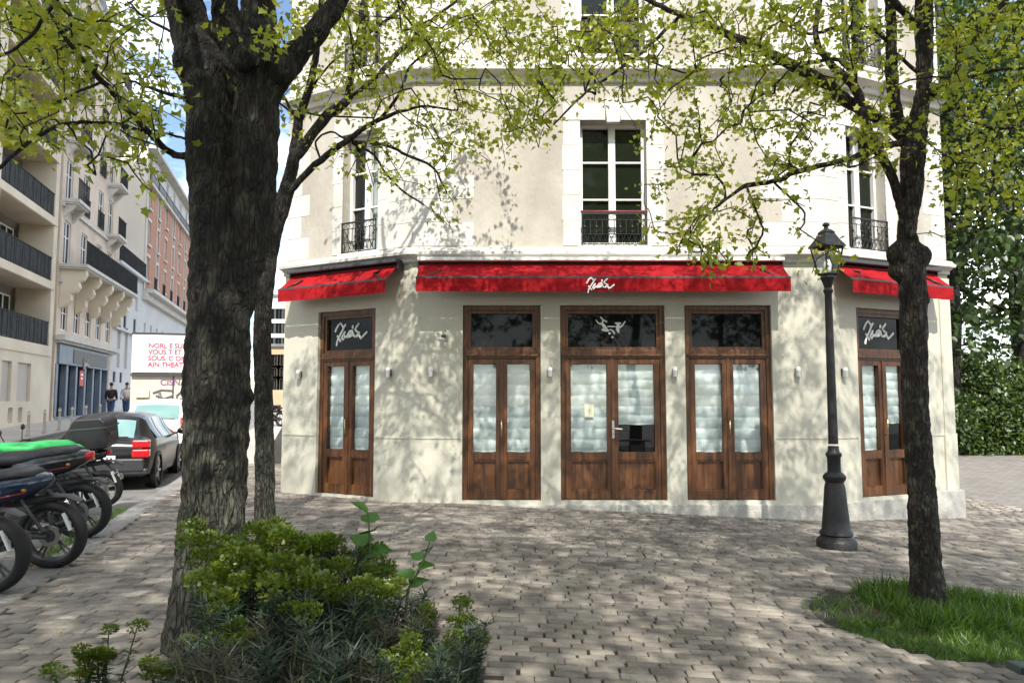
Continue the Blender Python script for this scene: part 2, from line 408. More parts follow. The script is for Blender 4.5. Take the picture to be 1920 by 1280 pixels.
# hidden sides and roof, so that the block is solid
pL, pR = FL(WL,0), FR(WR,0)
bL = pL + SD*13; bR = pR + Vector((.02,1,0))*13
for a, b in ((pL,bL),(bL,bR),(bR,pR)):
    up.add([(a.x,a.y,-.6),(b.x,b.y,-.6),(b.x,b.y,ZTOP),(a.x,a.y,ZTOP)], [(0,1,2,3)])
up.build('upper_wall', M['wall_up'], B, recalc=False)
rf = MB(); rp_ = [FL(WL,0),FC(0,0),FC(WC,0),FR(WR,0),bR,bL]; cz = sum(rp_, Vector())/6
vs = [(p.x,p.y,ZTOP) for p in rp_]+[(p.x*.7+cz.x*.3,p.y*.7+cz.y*.3,ZTOP+1.8) for p in rp_]
rf.add(vs, [(i,(i+1)%6,(i+1)%6+6,i+6) for i in range(6)]+[(6,7,8,9,10,11)])
M['zinc'] = mat('zinc_roof', (.20,.22,.25), .5, col2=(.15,.165,.19), scale=1)
rf.build('roof', M['zinc'], B)
# mouldings that run round all three faces
path = [pL, Vector((XL,YF,0)), Vector((XR,YF,0)), pR]
def run_profile(mb, prof, ext=.0):
    nrm = [Vector((-math.sin(aL),-math.cos(aL),0)), Vector((0,-1,0)), Vector((math.sin(aR),-math.cos(aR),0))]
    mit = [nrm[0]]
    for i in (0,1):
        b_ = (nrm[i]+nrm[i+1]).normalized(); mit.append(b_/b_.dot(nrm[i]))
    mit.append(nrm[2]); vs = []; k = len(prof)
    for p, m_ in zip(path, mit):
        for o_, z in prof: vs.append((p.x+m_.x*o_, p.y+m_.y*o_, z))
    fs = [(i*k+j, (i+1)*k+j, (i+1)*k+j+1, i*k+j+1) for i in range(3) for j in range(k-1)] + [tuple(range(k)), tuple(3*k+j for j in range(k))[::-1]]
    mb.add(vs, fs)
z1, z0 = zY(463), zY(492)
mb = MB(); run_profile(mb, [(-.02,z0-.02),(.05,z0),(.055,z0+.05),(.12,z0+.09),(.17,z0+.10),(.175,z0+.145),(.14,z0+.16),(.10,z1-.03),(-.02,z1)])
mb.build('cornice', M['stone'], B, label='thin pale stone cornice above the awnings')
za, zb = zY(156), zY(118)
mb = MB(); run_profile(mb, [(-.02,za),(.05,za+.01),(.06,za+.08),(.10,za+.11),(.19,za+.15),(.20,za+.21),(.13,za+.23),(.11,zb-.02),(-.02,zb+.03)])
mb.build('cornice', M['stone'], B, label='upper stone string course under the second floor')
mb = MB(); run_profile(mb, [(-.02,ZTOP-.5),(.1,ZTOP-.45),(.15,ZTOP-.2),(.4,ZTOP-.1),(.42,ZTOP+.05),(-.02,ZTOP+.06)])
mb.build('cornice', M['stone'], B, label='roof cornice of the corner building')
# plinth and the thin dado line, broken at the doors
mb = MB(); md = MB(); zd = zY(821)
for f, W, ds in ((FC,WC,doorsC),(FL,WL,doorsL),(FR,WR,doorsR)):
    cuts = [0]+[x for d in ds for x in d]+[W]
    lo_ = sorted(cuts)
    for i in range(0, len(lo_), 2):
        if f is FC and 0 < i < 6: continue
        md = MB(); md.fbox(f, lo_[i]+.03, lo_[i+1]-.03, zd-.011, zd+.011, -.01, .012); md.build('dado_line', M['wall_low'], B)
for f, W in ((FC,WC),(FR,WR)):
    mb.fbox(f, 0 if f is FR else 1.0, W, -.7, -.012 if f is FC else .0, -.05, .045)
mb.fbox(FR, WR-.62, WR+.08, -.7, .08, -.05, .09)
mb.fbox(FL, -.02, WL, -.6, .012, -.05, .022)
mb.build('plinth', M['plinth'], B, bevel=.008)
mb = MB(); mb.fbox(FR, WR-.26, WR+.03, .08, 1.0, -.05, .035); mb.fbox(FR, WR-.24, WR+.02, 1.0, ZT-.3, -.05, .02)
mb.build('corner_pilaster', M['wall_low'], B, bevel=.006)
# quoins: pale dressed stones at the corners of the upper floor
mb = MB(); zq = ZT+.03; i = 0
while zq < ZTOP-.8:
    h = .37; l1 = .62 if i % 2 else .95
    if not (za-.4 < zq < zb): 
        for f, W, s1 in ((FL,WL,1),(FC,WC,1),(FC,WC,0),(FR,WR,1)):
            if f is FC: a, b = ((0, l1) if s1 else (W-l1, W))
            elif f is FL: a, b = (0, min(l1, winL[0]-.02))
            else: a, b = (0, min(l1, winR[0]-.02))
            if abs(b-a) > .1: qb = MB(); qb.fbox(f, a+.001, b, zq, zq+h-.007, -.02, .005); qb.build('quoin', M['stone'], B, bevel=.003)
        for f, W in ((FL,WL),(FR,WR)): qb = MB(); qb.fbox(f, W-l1*.55, W-.001, zq, zq+h-.007, -.02, .005); qb.build('quoin', M['stone'], B, bevel=.003)
    zq += h; i += 1

def polyribbon(mb, f, strokes, sx, u0, z0, rad, off, flip=1):
    for stt in strokes:
        pts = []; rs = []
        for q in stt:
            pts.append(f(u0+flip*q[0]*sx, z0-q[1]*sx, off)); rs.append((q[2]*sx if len(q) > 2 else rad))
        if len(pts) == 1: mb.ball(pts[0], rs[0], 8, (1,.25,1))
        else:
            # flat ribbons with round ends
            mb.tube(pts, rs, 6)
            for p, r_ in zip(pts, rs): mb.ball(p, r_, 6)
SCRIPT = [[(240,700),(290,610),(350,520),(440,455),(510,520),(555,590)],[(640,515),(575,590),(520,690),(455,790),(385,890),(330,1000),(295,1130)],
 [(330,850),(400,930),(460,1015)],[(620,740),(530,860),(510,930),(560,970),(620,900),(600,820),(660,890),(740,830)],
 [(740,830),(800,740),(880,700),(900,760),(800,860),(720,900),(840,890),(920,850)],[(920,720),(960,800),(1000,890),(1080,890),(1130,840)],
 [(940,560),(940,630)],[(1170,510),(1090,590),(1040,670),(1100,740),(1200,780),(1180,870),(1260,960),(1380,870),(1490,780)],[(1100,900),(1180,820),(1240,900)]]
EMBLEM = [[(220,330,28),(330,470,35),(430,490,50)],[(430,200,38),(550,320,38),(700,400,40)],[(530,330,28),(520,450,38)],[(450,480,50),(560,560,70),(620,680,90),(700,800,80)],
 [(500,760,45),(620,800,60),(760,810,60)],[(760,620,30),(1100,620,35)],[(850,760,35),(960,800,40),(1050,930,50)],[(830,930,60)],[(960,1110,48)],
 [(1120,470,42),(1320,470,42)],[(1220,520,70),(1220,650,105),(1200,760,85),(1240,880,52)],[(1340,640,40),(1440,540,38),(1540,400,32)]]
zt0, zt1 = zY(651), zY(588)            # transom pane
zg0, zg1 = zY(848), zY(682)            # door pane
def blind(mb, f, a, b, z0, z1, off, folds):
    rows = folds*4; k = 9; vs = []
    for i in range(rows+1):
        ph = i % 4; z = z0+(z1-z0)*((i//4)*4 + (0,.35,.7,2.6)[ph])/rows
        for j in range(k+1):
            o_ = off + (.020,.006,.018,.018)[ph] + .004*math.sin(j*1.7+i*.9); vs.append(f(a+(b-a)*j/k, z+ .006*math.sin(j*.9+i), o_))
    mb.add(vs, [(i*(k+1)+j,i*(k+1)+j+1,(i+1)*(k+1)+j+1,(i+1)*(k+1)+j) for i in range(rows) for j in range(k)])
def make_door(f, a, b, label, sign=None, half=False, handle='bar', note=False, flip=1):
    if a > b: a, b = b, a
    d = grp('door', B, label); W = b-a; fr = .075; o0, o1 = -REC-.02, -.055
    mb = MB()
    mb.fbox(f, a+.002, a+fr, DZ0+.002, DZ1-.002, o0, o1); mb.fbox(f, b-fr, b-.002, DZ0+.002, DZ1-.002, o0, o1)
    mb.fbox(f, a+fr, b-fr, DZ1-fr, DZ1-.002, o0, o1)
    zb0, zb1 = zt0-.17, zt0-.035
    mb.fbox(f, a+fr, b-fr, zb0, zb1, o0, o1+.004); mb.fbox(f, a+fr-.03, b-fr+.03, zb0+.035, zb0+.065, o1+.004, o1+.035)
    # transom sash
    mb.fbox(f, a+fr, b-fr, zt0-.035, zt0+.01, o0, o1-.02); mb.fbox(f, a+fr, a+fr+.05, zt0+.01, DZ1-fr, o0, o1-.02); mb.fbox(f, b-fr-.05, b-fr, zt0+.01, DZ1-fr, o0, o1-.02)
    mb.fbox(f, a+fr+.05, b-fr-.05, zt1+.005, DZ1-fr, o0, o1-.02)
    mb.build('door_frame', M['wood'], d, bevel=.006)
    mb = MB(); mb.fbox(f, a+fr+.05, b-fr-.05, zt0+.01, zt1+.005, o0+.02, o0+.028); mb.build('transom_pane', M['darkglass'], d)
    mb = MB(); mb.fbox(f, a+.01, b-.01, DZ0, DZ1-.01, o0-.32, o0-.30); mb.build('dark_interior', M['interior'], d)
    mid = (a+b)/2
    cap = MB()
    for k, (l0, l1) in enumerate(((a+fr+.003, mid-.002),(mid+.002, b-fr-.003))):
        mb = MB(); s_ = .085; q0, q1 = o0+.01, o1-.012
        mb.fbox(f, l0, l0+s_, DZ0+.012, zb0-.003, q0, q1); mb.fbox(f, l1-s_, l1, DZ0+.012, zb0-.003, q0, q1)
        mb.fbox(f, l0+s_, l1-s_, zg1, zb0-.003, q0, q1); mb.fbox(f, l0+s_, l1-s_, zg0-.12, zg0, q0, q1); mb.fbox(f, l0+s_, l1-s_, DZ0+.012, DZ0+.15, q0, q1)
        mb.fbox(f, l0+s_, l1-s_, DZ0+.15, zg0-.12, q0+.005, q0+.025)      # recessed lower panel
        for z_ in (DZ0+.15, zg0-.135): mb.fbox(f, l0+s_, l1-s_, z_, z_+.015, q0+.025, q1-.008)
        for u_ in (l0+s_, l1-s_-.015): mb.fbox(f, u_, u_+.015, DZ0+.165, zg0-.135, q0+.025, q1-.008)
        mb.build('door_leaf', M['wood'], d, bevel=.005)
        mb = MB(); mb.fbox(f, l0+s_, l1-s_, zg0, zg1, q0+.02, q0+.025); mb.build('pane', M['glass'], d)
        zz = zg0
        if half and k == 1: zz = zg0+(zg1-zg0)*.31
        mb = MB(); blind(mb, f, l0+s_-.01, l1-s_+.01, zz, zg1+.01, q0-.035, 8 if not (half and k) else 7); mb.build('blind', M['blind'], d, smooth=True)
    mb = MB(); mb.fbox(f, mid-.022, mid+.022, DZ0+.012, zb0-.003, o1-.012, o1+.006); mb.build('cover_strip', M['wood'], d, bevel=.006)
    mb = MB(); hz = zY(803); ho = o1+.006
    if handle == 'bar':
        mb.tube([f(mid,hz-.12,ho), f(mid,hz-.12,ho+.045), f(mid,hz+.12,ho+.045), f(mid,hz+.12,ho)], .011, 8)
        mb.build('handle', M['brass'], d, smooth=True)
    else:
        mb.fbox(f, mid-.017, mid+.017, hz-.15, hz+.12, ho, ho+.008); mb.tube([f(mid,hz,ho), f(mid,hz,ho+.05), f(mid+.13,hz-.01,ho+.05)], .011, 8)
        mb.ball(f(mid,hz-.08,ho+.008), .012); mb.build('handle', M['steel'], d, smooth='auto')
    if note:
        mb = MB(); l0, l1 = a+fr+.003, mid-.002; cu = (l0+l1)/2+.0; mb.fbox(f, cu-.065, cu+.075, zY(782), zY(757), o0+.036, o0+.038)
        mb.build('notice', M['paper'], d)
    if sign == 'script':
        mb = MB(); sx = W*.00044; cu = (a+b)/2 - flip*860*sx; polyribbon(mb, f, SCRIPT, sx, cu, zt1-.03+400*sx-.0, 33*sx, o0+.036, flip)
        mb.build('lettering', M['offwhite'], d, recalc=False, label='white handwritten shop name on the dark transom')
    if sign == 'emblem':
        mb = MB(); sx = .00034; polyribbon(mb, f, EMBLEM, sx, uC(1110,600), P(1110,585,YF).z, .01, o0+.034)
        mb.build('emblem', M['offwhite'], d, recalc=False, label='white emblem of two flying winged figures')
    return d
make_door(FC, *doorsC[0], 'left door of the front, both blinds down')
make_door(FC, *doorsC[1], 'wide middle door, right blind half raised and a paper note on the left pane', 'emblem', True, 'lever', True)
make_door(FC, *doorsC[2], 'right door of the front with a bar handle')
make_door(FL, *doorsL[0], 'narrow door on the left wing under the handwritten shop name', 'script', flip=-1)
make_door(FR, *doorsR[0], 'sunlit door on the right wing partly behind the tree', 'script', True)

def railing(mb, f, a, b, z0, z1, o_, style=1):
    r_ = .009
    mb.fbox(f, a, b, z1-.012, z1+.012, o_-.014, o_+.014); mb.tube([f(a,z1-.1,o_),f(b,z1-.1,o_)], r_*.8, 5); mb.tube([f(a,z0+.16,o_),f(b,z0+.16,o_)], r_*.8, 5); mb.tube([f(a,z0,o_),f(b,z0,o_)], r_, 5)
    mb.tube([f(a+.01,z0-.03,o_),f(a+.01,z1,o_)], .012, 5); mb.tube([f(b-.01,z0-.03,o_),f(b-.01,z1,o_)], .012, 5)
    n = max(4, int(abs(b-a)/.085)); du = (b-a)/n
    for i in range(n):
        u = a+du*(i+.5)
        mb.tube([f(u,z0+.16,o_),f(u,z1-.1,o_)], r_*.75, 5)
        s = du*.42
        mb.tube([f(u-s+ s*(1+math.cos(t)), z0+.08+.07*math.sin(t), o_) for t in np.linspace(0, 2*math.pi, 9)], r_*.6, 4)
        if style and i % 2 == 0:
            mb.tube([f(u+ s*math.sin(t*2*math.pi)*.9, z0+.18+(z1-.28-z0)*t, o_+.01) for t in np.linspace(0,1,11)], r_*.65, 4)
            mb.ball(f(u, (z0+z1)/2+.03, o_+.012), .02, 6)
        mb.tube([f(u-s*.9+ s*.9*(1+math.cos(t)), z1-.055+.035*math.sin(t), o_) for t in np.linspace(0, 2*math.pi, 8)], r_*.5, 4)
M['red_rail'] = mat('dark_red_rail', (.16,.03,.03), .4)
M['curtain'] = mat('net_curtain', (.55,.56,.55), .9, bump=.02, bscale=18, stretch=(4,4,.2))
def make_window(f, a, b, z0, z1, label, redrail=False, curtain=False):
    if a > b: a, b = b, a
    w_ = grp('window', B, label); s_ = .27 if f is FC else .2
    mb = MB(); W = b-a
    zz = z0-.0
    hh = (z1-z0)/5
    for i in range(5):          # jamb stones
        e = s_ + (.015 if i % 2 else 0)
        mb.fbox(f, a-e, a, z0+i*hh+.0015, z0+(i+1)*hh-.0015, -.02, .012); mb.fbox(f, b, b+e, z0+i*hh+.0015, z0+(i+1)*hh-.0015, -.02, .012)
    mb.fbox(f, a-s_, (a+b)/2-.12, z1, z1+.27, -.02, .022); mb.fbox(f, (a+b)/2+.12, b+s_, z1, z1+.27, -.02, .022)
    mb.build('surround', M['stone'], w_, bevel=.004)
    mb = MB(); c_ = (a+b)/2; mb.prism([(c_-.10,z1-.05),(c_+.10,z1-.05),(c_+.135,z1+.33),(c_-.135,z1+.33)], f, -.02, .07); mb.build('keystone', M['stone'], w_, bevel=.005)
    mb = MB(); mb.fbox(f, a-.05, b+.05, z0-.07, z0, -.24, .06); mb.build('sill', M['stone'], w_, bevel=.006)
    d0, d1 = -.25, -.18
    mb = MB(); t = .05
    for x0_, x1_ in ((a,a+t),(b-t,b),(c_-.055,c_+.055)): mb.fbox(f, x0_, x1_, z0, z1, d0, d1)
    mb.fbox(f, a+t, c_-.055, z1-.06, z1, d0, d1); mb.fbox(f, c_+.055, b-t, z1-.06, z1, d0, d1); mb.fbox(f, a+t, c_-.055, z0, z0+.09, d0, d1); mb.fbox(f, c_+.055, b-t, z0, z0+.09, d0, d1)
    for k in (.39,.69) if True else ():
        z_ = z0+(z1-z0)*k
        mb.fbox(f, a+t, c_-.055, z_-.014, z_+.014, d0+.01, d1-.012); mb.fbox(f, c_+.055, b-t, z_-.014, z_+.014, d0+.01, d1-.012)
    mb.build('window_frame', M['white'], w_, bevel=.004)
    mb = MB(); mb.fbox(f, a+t, b-t, z0+.05, z1-.05, d0-.01, d0+.004)
    mb.build('pane', M['winglass'] if not curtain else M['glass'], w_)
    if curtain:
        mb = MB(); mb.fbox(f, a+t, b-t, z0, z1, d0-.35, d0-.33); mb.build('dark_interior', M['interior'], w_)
        mb = MB(); k = 24; vs = []
        for j in range(k+1):
            for z_ in (z0, z1): vs.append(f(a+.05+(c_-a)*.95*j/k*(1 if z_ == z0 else .75), z_, d0-.06+.015*math.sin(j*1.9)))
        mb.add(vs, [(2*j,2*j+2,2*j+3,2*j+1) for j in range(k)]); mb.build('curtain', M['curtain'], w_, smooth=True)
    mb = MB(); railing(mb, f, a+.01, b-.01, z0+.02, z0+.50, .03, 1); mb.build('railing', M['iron'], w_)
    if redrail:
        mb = MB(); mb.tube([f(a-.0,z0+.53,.03), f(b+.0,z0+.53,.03)], .022, 8); mb.build('hand_rail', M['red_rail'], w_, smooth=True)
for k, (a, b) in enumerate(floors):
    nm = ('first floor', 'second floor', 'third floor')[k]
    make_window(FC, *winC, a, b, nm+' window of the front, white casement', redrail=k == 0)
    make_window(FL, *winL, a, b, nm+' window of the left wing', curtain=k == 0)
    make_window(FR, *winR, a, b, nm+' window of the right wing')

# awnings
def make_awning(f, a, b, label, wob=.0, sign=False, zt=None):
    if a > b: a, b = b, a
    w_ = grp('awning', B, label); pr = .50 if sign else .43
    ztop, zf, zv = zY(489)-.02, P(960,519,YF-pr).z, P(960,546,YF-pr).z
    mb = MB(); mb.fbox(f, a-.02, b+.02, ztop-.02, ztop+.035, .02, .24); mb.build('awning_hood', M['white'] if sign else M['dark'], w_, bevel=.01)
    mb = MB(); mb.tube([f(a,ztop-.055,.10), f(b,ztop-.055,.10)], .035, 10); mb.build('roller', M['black'], w_, smooth=True)
    n = 60; vs = []
    for i in range(n+1):
        u = a+(b-a)*i/n; sg = wob*abs(math.sin(i/n*math.pi*6))
        for t in (0,.33,.66,1): vs.append(f(u, ztop-.04+(zf-ztop+.04)*t - sg*.6*math.sin(t*math.pi) - (.018+.010*math.sin(i*.9))*math.sin(t*math.pi) + (.007 if i % 9 == 4 else 0), .12+(pr-.14)*t))
    mb = MB(); mb.add(vs, [(i*4+j,(i+1)*4+j,(i+1)*4+j+1,i*4+j+1) for i in range(n) for j in range(3)]); mb.build('canopy', M['red'], w_, smooth=True, recalc=False)
    mb = MB(); mb.fbox(f, a-.01, b+.01, zf-.022, zf+.008, pr-.04, pr-.004); mb.build('front_bar', M['dark'], w_, bevel=.004)
    vs = []; mb = MB()
    for i in range(n+1):
        u = a+(b-a)*i/n
        for t in (0,.5,1): vs.append(f(u, zf-.02+(zv-zf+.02)*t, pr+ .010*math.sin(i*.8)*t+ .006*math.sin(i*2.1+1)*t + (.006 if i % 9 == 4 else 0)))
    mb.add(vs, [(i*3+j,(i+1)*3+j,(i+1)*3+j+1,i*3+j+1) for i in range(n) for j in range(2)]); mb.build('valance', M['red'], w_, smooth=True, recalc=False)
    mb = MB()
    for u in (a+.12, b-.12):
        mb.tube([f(u,ztop-.10,.05), f(u+(.25 if u < (a+b)/2 else -.25),ztop-.16,.26), f(u,zf-.01,pr-.03)], .016, 6)
    mb.build('folding_arm', M['black'], w_, smooth=True)
    for u in (a-.025, b+.003):
        mb = MB(); mb.prism([(0,0),(1,0),(1,1),(0,1)], lambda x,y,o_: f(u+.022*x, ztop-.13+.15*y, .02+ (.14 if o_ else 0)), 0, 1); mb.build('end_bracket', M['dark'], w_)
    if sign:
        mb = MB(); sx = .00032; u0 = uC(1085,525); polyribbon(mb, f, SCRIPT, sx, uC(1093,530)-240*sx*.9, zf-.008+430*sx, 38*sx, pr+.010)
        mb.build('lettering', M['offwhite'], w_, recalc=False, label='white handwritten name on the red valance')
make_awning(FC, P(780,530,YF-.5).x-XL, P(1483,530,YF-.5).x-XL, 'long red awning over the three front doors', .0, True)
make_awning(FL, .17, 2.42, 'red awning of the left wing', .05)
make_awning(FR, .12, 2.36, 'red awning of the right wing', .05)

# wall lamps and small fittings on the wall
lamps = [(FL,uL(563),'outermost lamp left of the narrow left-wing door'),(FL,uL(731),'lamp on the left wing between its door and the corner'),(FC,uC(808,697),'lamp on the dappled wall under the small camera'),
 (FC,uC(1031,697),'lamp on the pillar between left and middle front doors'),(FC,uC(1264,697),'lamp on the pillar between middle and right front doors'),(FC,uC(1494,697),'lamp between the right front door and the street lamp'),(FR,uR(1581),'lamp on the right wing just right of the street lamp')]
zl = zY(697)
for f, u, lb in lamps:
    t = thing('wall_lamp', 'small steel '+lb, 'wall lamp', f(u,zl,0), 'small wall lamps between the restaurant doors')
    mb = MB(); mb.fbox(f, u-.03, u+.03, zl-.05, zl+.05, .0, .02); mb.build('wall_plate', M['dark'], t, bevel=.003)
    mb = MB(); mb.tube([f(u,zl-.075,.06), f(u,zl+.02,.06)], [.043,.043], 14); mb.build('lamp_body', M['steel'], t, smooth='auto')
    mb = MB(); mb.tube([f(u,zl+.02,.06), f(u,zl+.06,.06), f(u,zl+.075,.06)], [.036,.034,.02], 12); mb.build('lamp_shade', M['offwhite'], t, smooth='auto')
t = thing('security_camera', 'small dark camera on the wall left of the front doors', 'camera', FC(uC(832,630),zY(632),0))
mb = MB(); u = uC(832,632); z = zY(632); mb.fbox(FC, u-.035, u+.035, z-.035, z+.035, 0, .03); mb.tube([FC(u,z,.02), FC(u,z-.02,.09)], .012, 6); mb.build('bracket', M['dark'], t)
mb = MB(); mb.tube([FC(u-.05,z-.03,.07), FC(u+.05,z-.06,.13)], .03, 10); mb.build('camera_body', M['plinth'], t, smooth='auto')
# ------------------------------------------------------------------ street lamp
g0 = G(1569, 1028); lx, ly, lz = g0.x, g0.y, g0.z
t = thing('street_lamp', 'black cast iron street lamp with a four-sided glass lantern in front of the building corner', 'street lamp', (lx,ly,lz))
def zl_(py): return P(1560, py, ly).z - lz
mb = MB()
def hx(s): return s/1400*ly/2*.94
mb.lathe([(hx(74),0),(hx(76),zl_(1006)),(hx(70),zl_(1001)),(hx(62),zl_(998)),(hx(58),zl_(995)),(hx(63),zl_(992)),(hx(61),zl_(988)),(hx(54),zl_(984)),(hx(50),zl_(965)),(hx(44),zl_(935)),(hx(39),zl_(905)),(hx(34),zl_(896)),(hx(36),zl_(894)),(hx(43),zl_(889)),(hx(43),zl_(884)),(hx(34),zl_(879)),(hx(25),zl_(876)),(hx(25),zl_(850)),(hx(30),zl_(846)),(hx(30),zl_(842)),(hx(22),zl_(838)),(hx(20),zl_(828))], 8 if False else 20, (lx,ly,lz-.05))
mb.build('base', M['iron'], t, smooth='auto')
mb = MB(); mb.lathe([(hx(19),zl_(832)),(hx(18),zl_(780)),(hx(16),zl_(650)),(hx(14),zl_(552)),(hx(20),zl_(545)),(hx(14),zl_(540)),(hx(22),zl_(528)),(hx(30),zl_(521)),(hx(26),zl_(517)),(hx(16),zl_(514))], 16, (lx,ly,lz)); mb.build('post', M['iron'], t, smooth='auto')
zb_, zt_, zr_ = zl_(514), zl_(464), zl_(438)
wb, wt = hx(25), hx(43)
def sq(wd, z, rot=R(18)):
    return [(lx+wd*1.414*math.cos(rot+R(45)+k*math.pi/2), ly+wd*1.414*math.sin(rot+R(45)+k*math.pi/2), lz+z) for k in range(4)]
a_, b_ = sq(wb, zb_), sq(wt, zt_)
mb = MB()
for k in range(4): mb.tube([a_[k], b_[k]], .012, 4); mb.tube([a_[k], a_[(k+1)%4]], .014, 4); mb.tube([b_[k], b_[(k+1)%4]], .02, 4)
mb.build('lantern_frame', M['iron'], t)
for k in range(4):
    mb = MB(); mb.add([a_[k], a_[(k+1)%4], b_[(k+1)%4], b_[k]], [(0,1,2,3)]); mb.build('lantern_pane', M['lampglass'], t)
mb = MB(); lv = [sq(wt+.028, zt_), sq(wt+.02, zt_+.02), sq(wt*.80, zt_+(zr_-zt_)*.55), sq(wt*.52, zr_), sq(wt*.55, zr_+.012), sq(wt*.30, zr_+.05)]
vs = [p for q in lv for p in q]; mb.add(vs, [(i*4+k,i*4+(k+1)%4,(i+1)*4+(k+1)%4,(i+1)*4+k) for i in range(len(lv)-1) for k in range(4)]+[(20,21,22,23)])
mb.lathe([(wt*.30,zr_+.045),(wt*.2,zr_+.07),(wt*.2,zr_+.09),(wt*.34,zr_+.10),(wt*.3,zr_+.125),(.01,zr_+.14)], 12, (lx,ly,lz)); mb.build('lantern_roof', M['iron'], t)
mb = MB(); mb.lathe([(.03,zb_),(.045,zb_+.05),(.05,zb_+.12),(.03,zb_+.18)], 12, (lx,ly,lz)); mb.build('bulb', M['offwhite'], t, smooth=True)

# ------------------------------------------------------------------ far side of the street
FS = frame((SN.x*FACE, SN.y*FACE, 0), tuple(SD), tuple(-SN))
def s_at(px, py=750, n=FACE):
    d = ray(px, py); den = d.x*SN.x + d.y*SN.y; k = n/den
    return (d.x*SD.x + d.y*SD.y)*k
def z_at(px, py, n=FACE):
    d = ray(px, py); k = n/(d.x*SN.x + d.y*SN.y); return CZ + d.z*k
M['cream'] = mat('cream_plaster', (.76,.67,.52), .85, col2=(.64,.555,.43), scale=.6)
M['beige'] = mat('beige_stone', (.72,.60,.48), .85, col2=(.60,.49,.39), scale=.8, bump=.01, bscale=3)
M['greywhite'] = mat('grey_white_plaster', (.62,.62,.61), .85, col2=(.55,.55,.55), scale=.5)
M['party'] = mat('party_wall_render', (.70,.66,.58), .9, col2=(.60,.56,.49), scale=.25)
M['shopblue'] = mat('blue_grey_shop_paint', (.20,.25,.31), .5, col2=(.15,.19,.24), scale=2)
M['shutter'] = mat('shutter_paint', (.55,.51,.45), .7)
M['rail'] = mat('balcony_black', (.012,.013,.014), .85, col2=(.03,.033,.034), scale=3)
def brickm():
    m = bpy.data.materials.new('red_brick'); m.use_nodes = True; t = m.node_tree; b = t.nodes['Principled BSDF']; l = t.links.new
    c = t.nodes.new('ShaderNodeTexCoord'); k = t.nodes.new('ShaderNodeTexBrick'); k.inputs['Scale'].default_value = 4
    k.inputs['Color1'].default_value = (.50,.20,.115,1); k.inputs['Color2'].default_value = (.40,.155,.09,1); k.inputs['Mortar'].default_value = (.40,.33,.27,1); k.inputs['Mortar Size'].default_value = .03
    mpp = t.nodes.new('ShaderNodeMapping'); mpp.inputs['Rotation'].default_value = (R(90),0,R(-15))
    l(c.outputs['Object'], mpp.inputs[0]); l(mpp.outputs[0], k.inputs['Vector']); l(k.outputs[0], b.inputs['Base Color']); b.inputs['Roughness'].default_value = .9; return m
M['brick'] = brickm()
def block(parent, name, f, s0, s1, z0, z1, depth, m, holes=(), rec=.2):
    """street wall with openings, and the other sides of the building"""
    mb = MB(); wall_holes(mb, f, s0, s1, z0, z1, list(holes), rec)
    a,b,c,d = f(s0,0,0), f(s1,0,0), f(s1,0,-depth), f(s0,0,-depth)
    for p,q in ((b,c),(c,d),(d,a)): mb.add([(p.x,p.y,z0),(q.x,q.y,z0),(q.x,q.y,z1),(p.x,p.y,z1)], [(0,1,2,3)])
    mb.add([(p.x,p.y,z1) for p in (a,b,c,d)], [(0,1,2,3)])
    return mb.build(name, m, parent, recalc=False)
def far_window(parent, f, s0, s1, z0, z1, rec=.2, shut=False, bars=True, fm=None):
    o0, o1 = -rec-.06, -rec
    if shut:
        mb = MB(); mb.fbox(f, s0, s1, z0, z1, o0, o1)
        for k in range(1, int((z1-z0)/.12)): mb.fbox(f, s0+.02, s1-.02, z0+k*.12-.02, z0+k*.12+.01, o1, o1+.02)
        return mb.build('shutter', M['shutter'], parent)
    mb = MB(); t_ = .07; mid = (s0+s1)/2
    for a,b in ((s0,s0+t_),(s1-t_,s1),(mid-.05,mid+.05)): mb.fbox(f, a, b, z0, z1, o0, o1)
    for a,b in ((z0,z0+t_),(z1-t_,z1)): mb.fbox(f, s0+t_, s1-t_, a, b, o0+.002, o1-.002)
    if bars and z1-z0 > 1.2: mb.fbox(f, s0+t_, s1-t_, z0+(z1-z0)*.62, z0+(z1-z0)*.62+.05, o0+.004, o1-.004)
    w_ = mb.build('window', fm or M['white'], parent)
    mb = MB(); mb.fbox(f, s0+.03, s1-.03, z0+.03, z1-.03, o0+.02, o0+.03)
    mb.build('pane', M['darkglass'], w_)
    return w_
def far_rail(parent, f, s0, s1, z0, z1, o_, solid=False, ends=None, m=None, step=.16):
    mb = MB(); mb.fbox(f, s0, s1, z1-.05, z1, o_-.03, o_+.02); mb.fbox(f, s0, s1, z0, z0+.04, o_-.02, o_+.02)
    if solid:
        n = max(1, round((s1-s0)/.9))
        for i in range(n): mb.fbox(f, s0+(s1-s0)*i/n+.03, s0+(s1-s0)*(i+1)/n-.03, z0+.06, z1-.07, o_-.015, o_+.005)
    s = s0
    while s < s1: mb.fbox(f, s, s+.03, z0, z1, o_-.015, o_+.015); s += step
    if ends:
        for e in (s0, s1):
            o = ends
            mb.fbox(f, e-.02, e+.02, z1-.05, z1, ends, o_); mb.fbox(f, e-.02, e+.02, z0, z0+.04, ends, o_)
            while o < o_: mb.fbox(f, e-.012, e+.012, z0, z1, o, o+.025); o += step
    return mb.build('railing', m or M['rail'], parent)
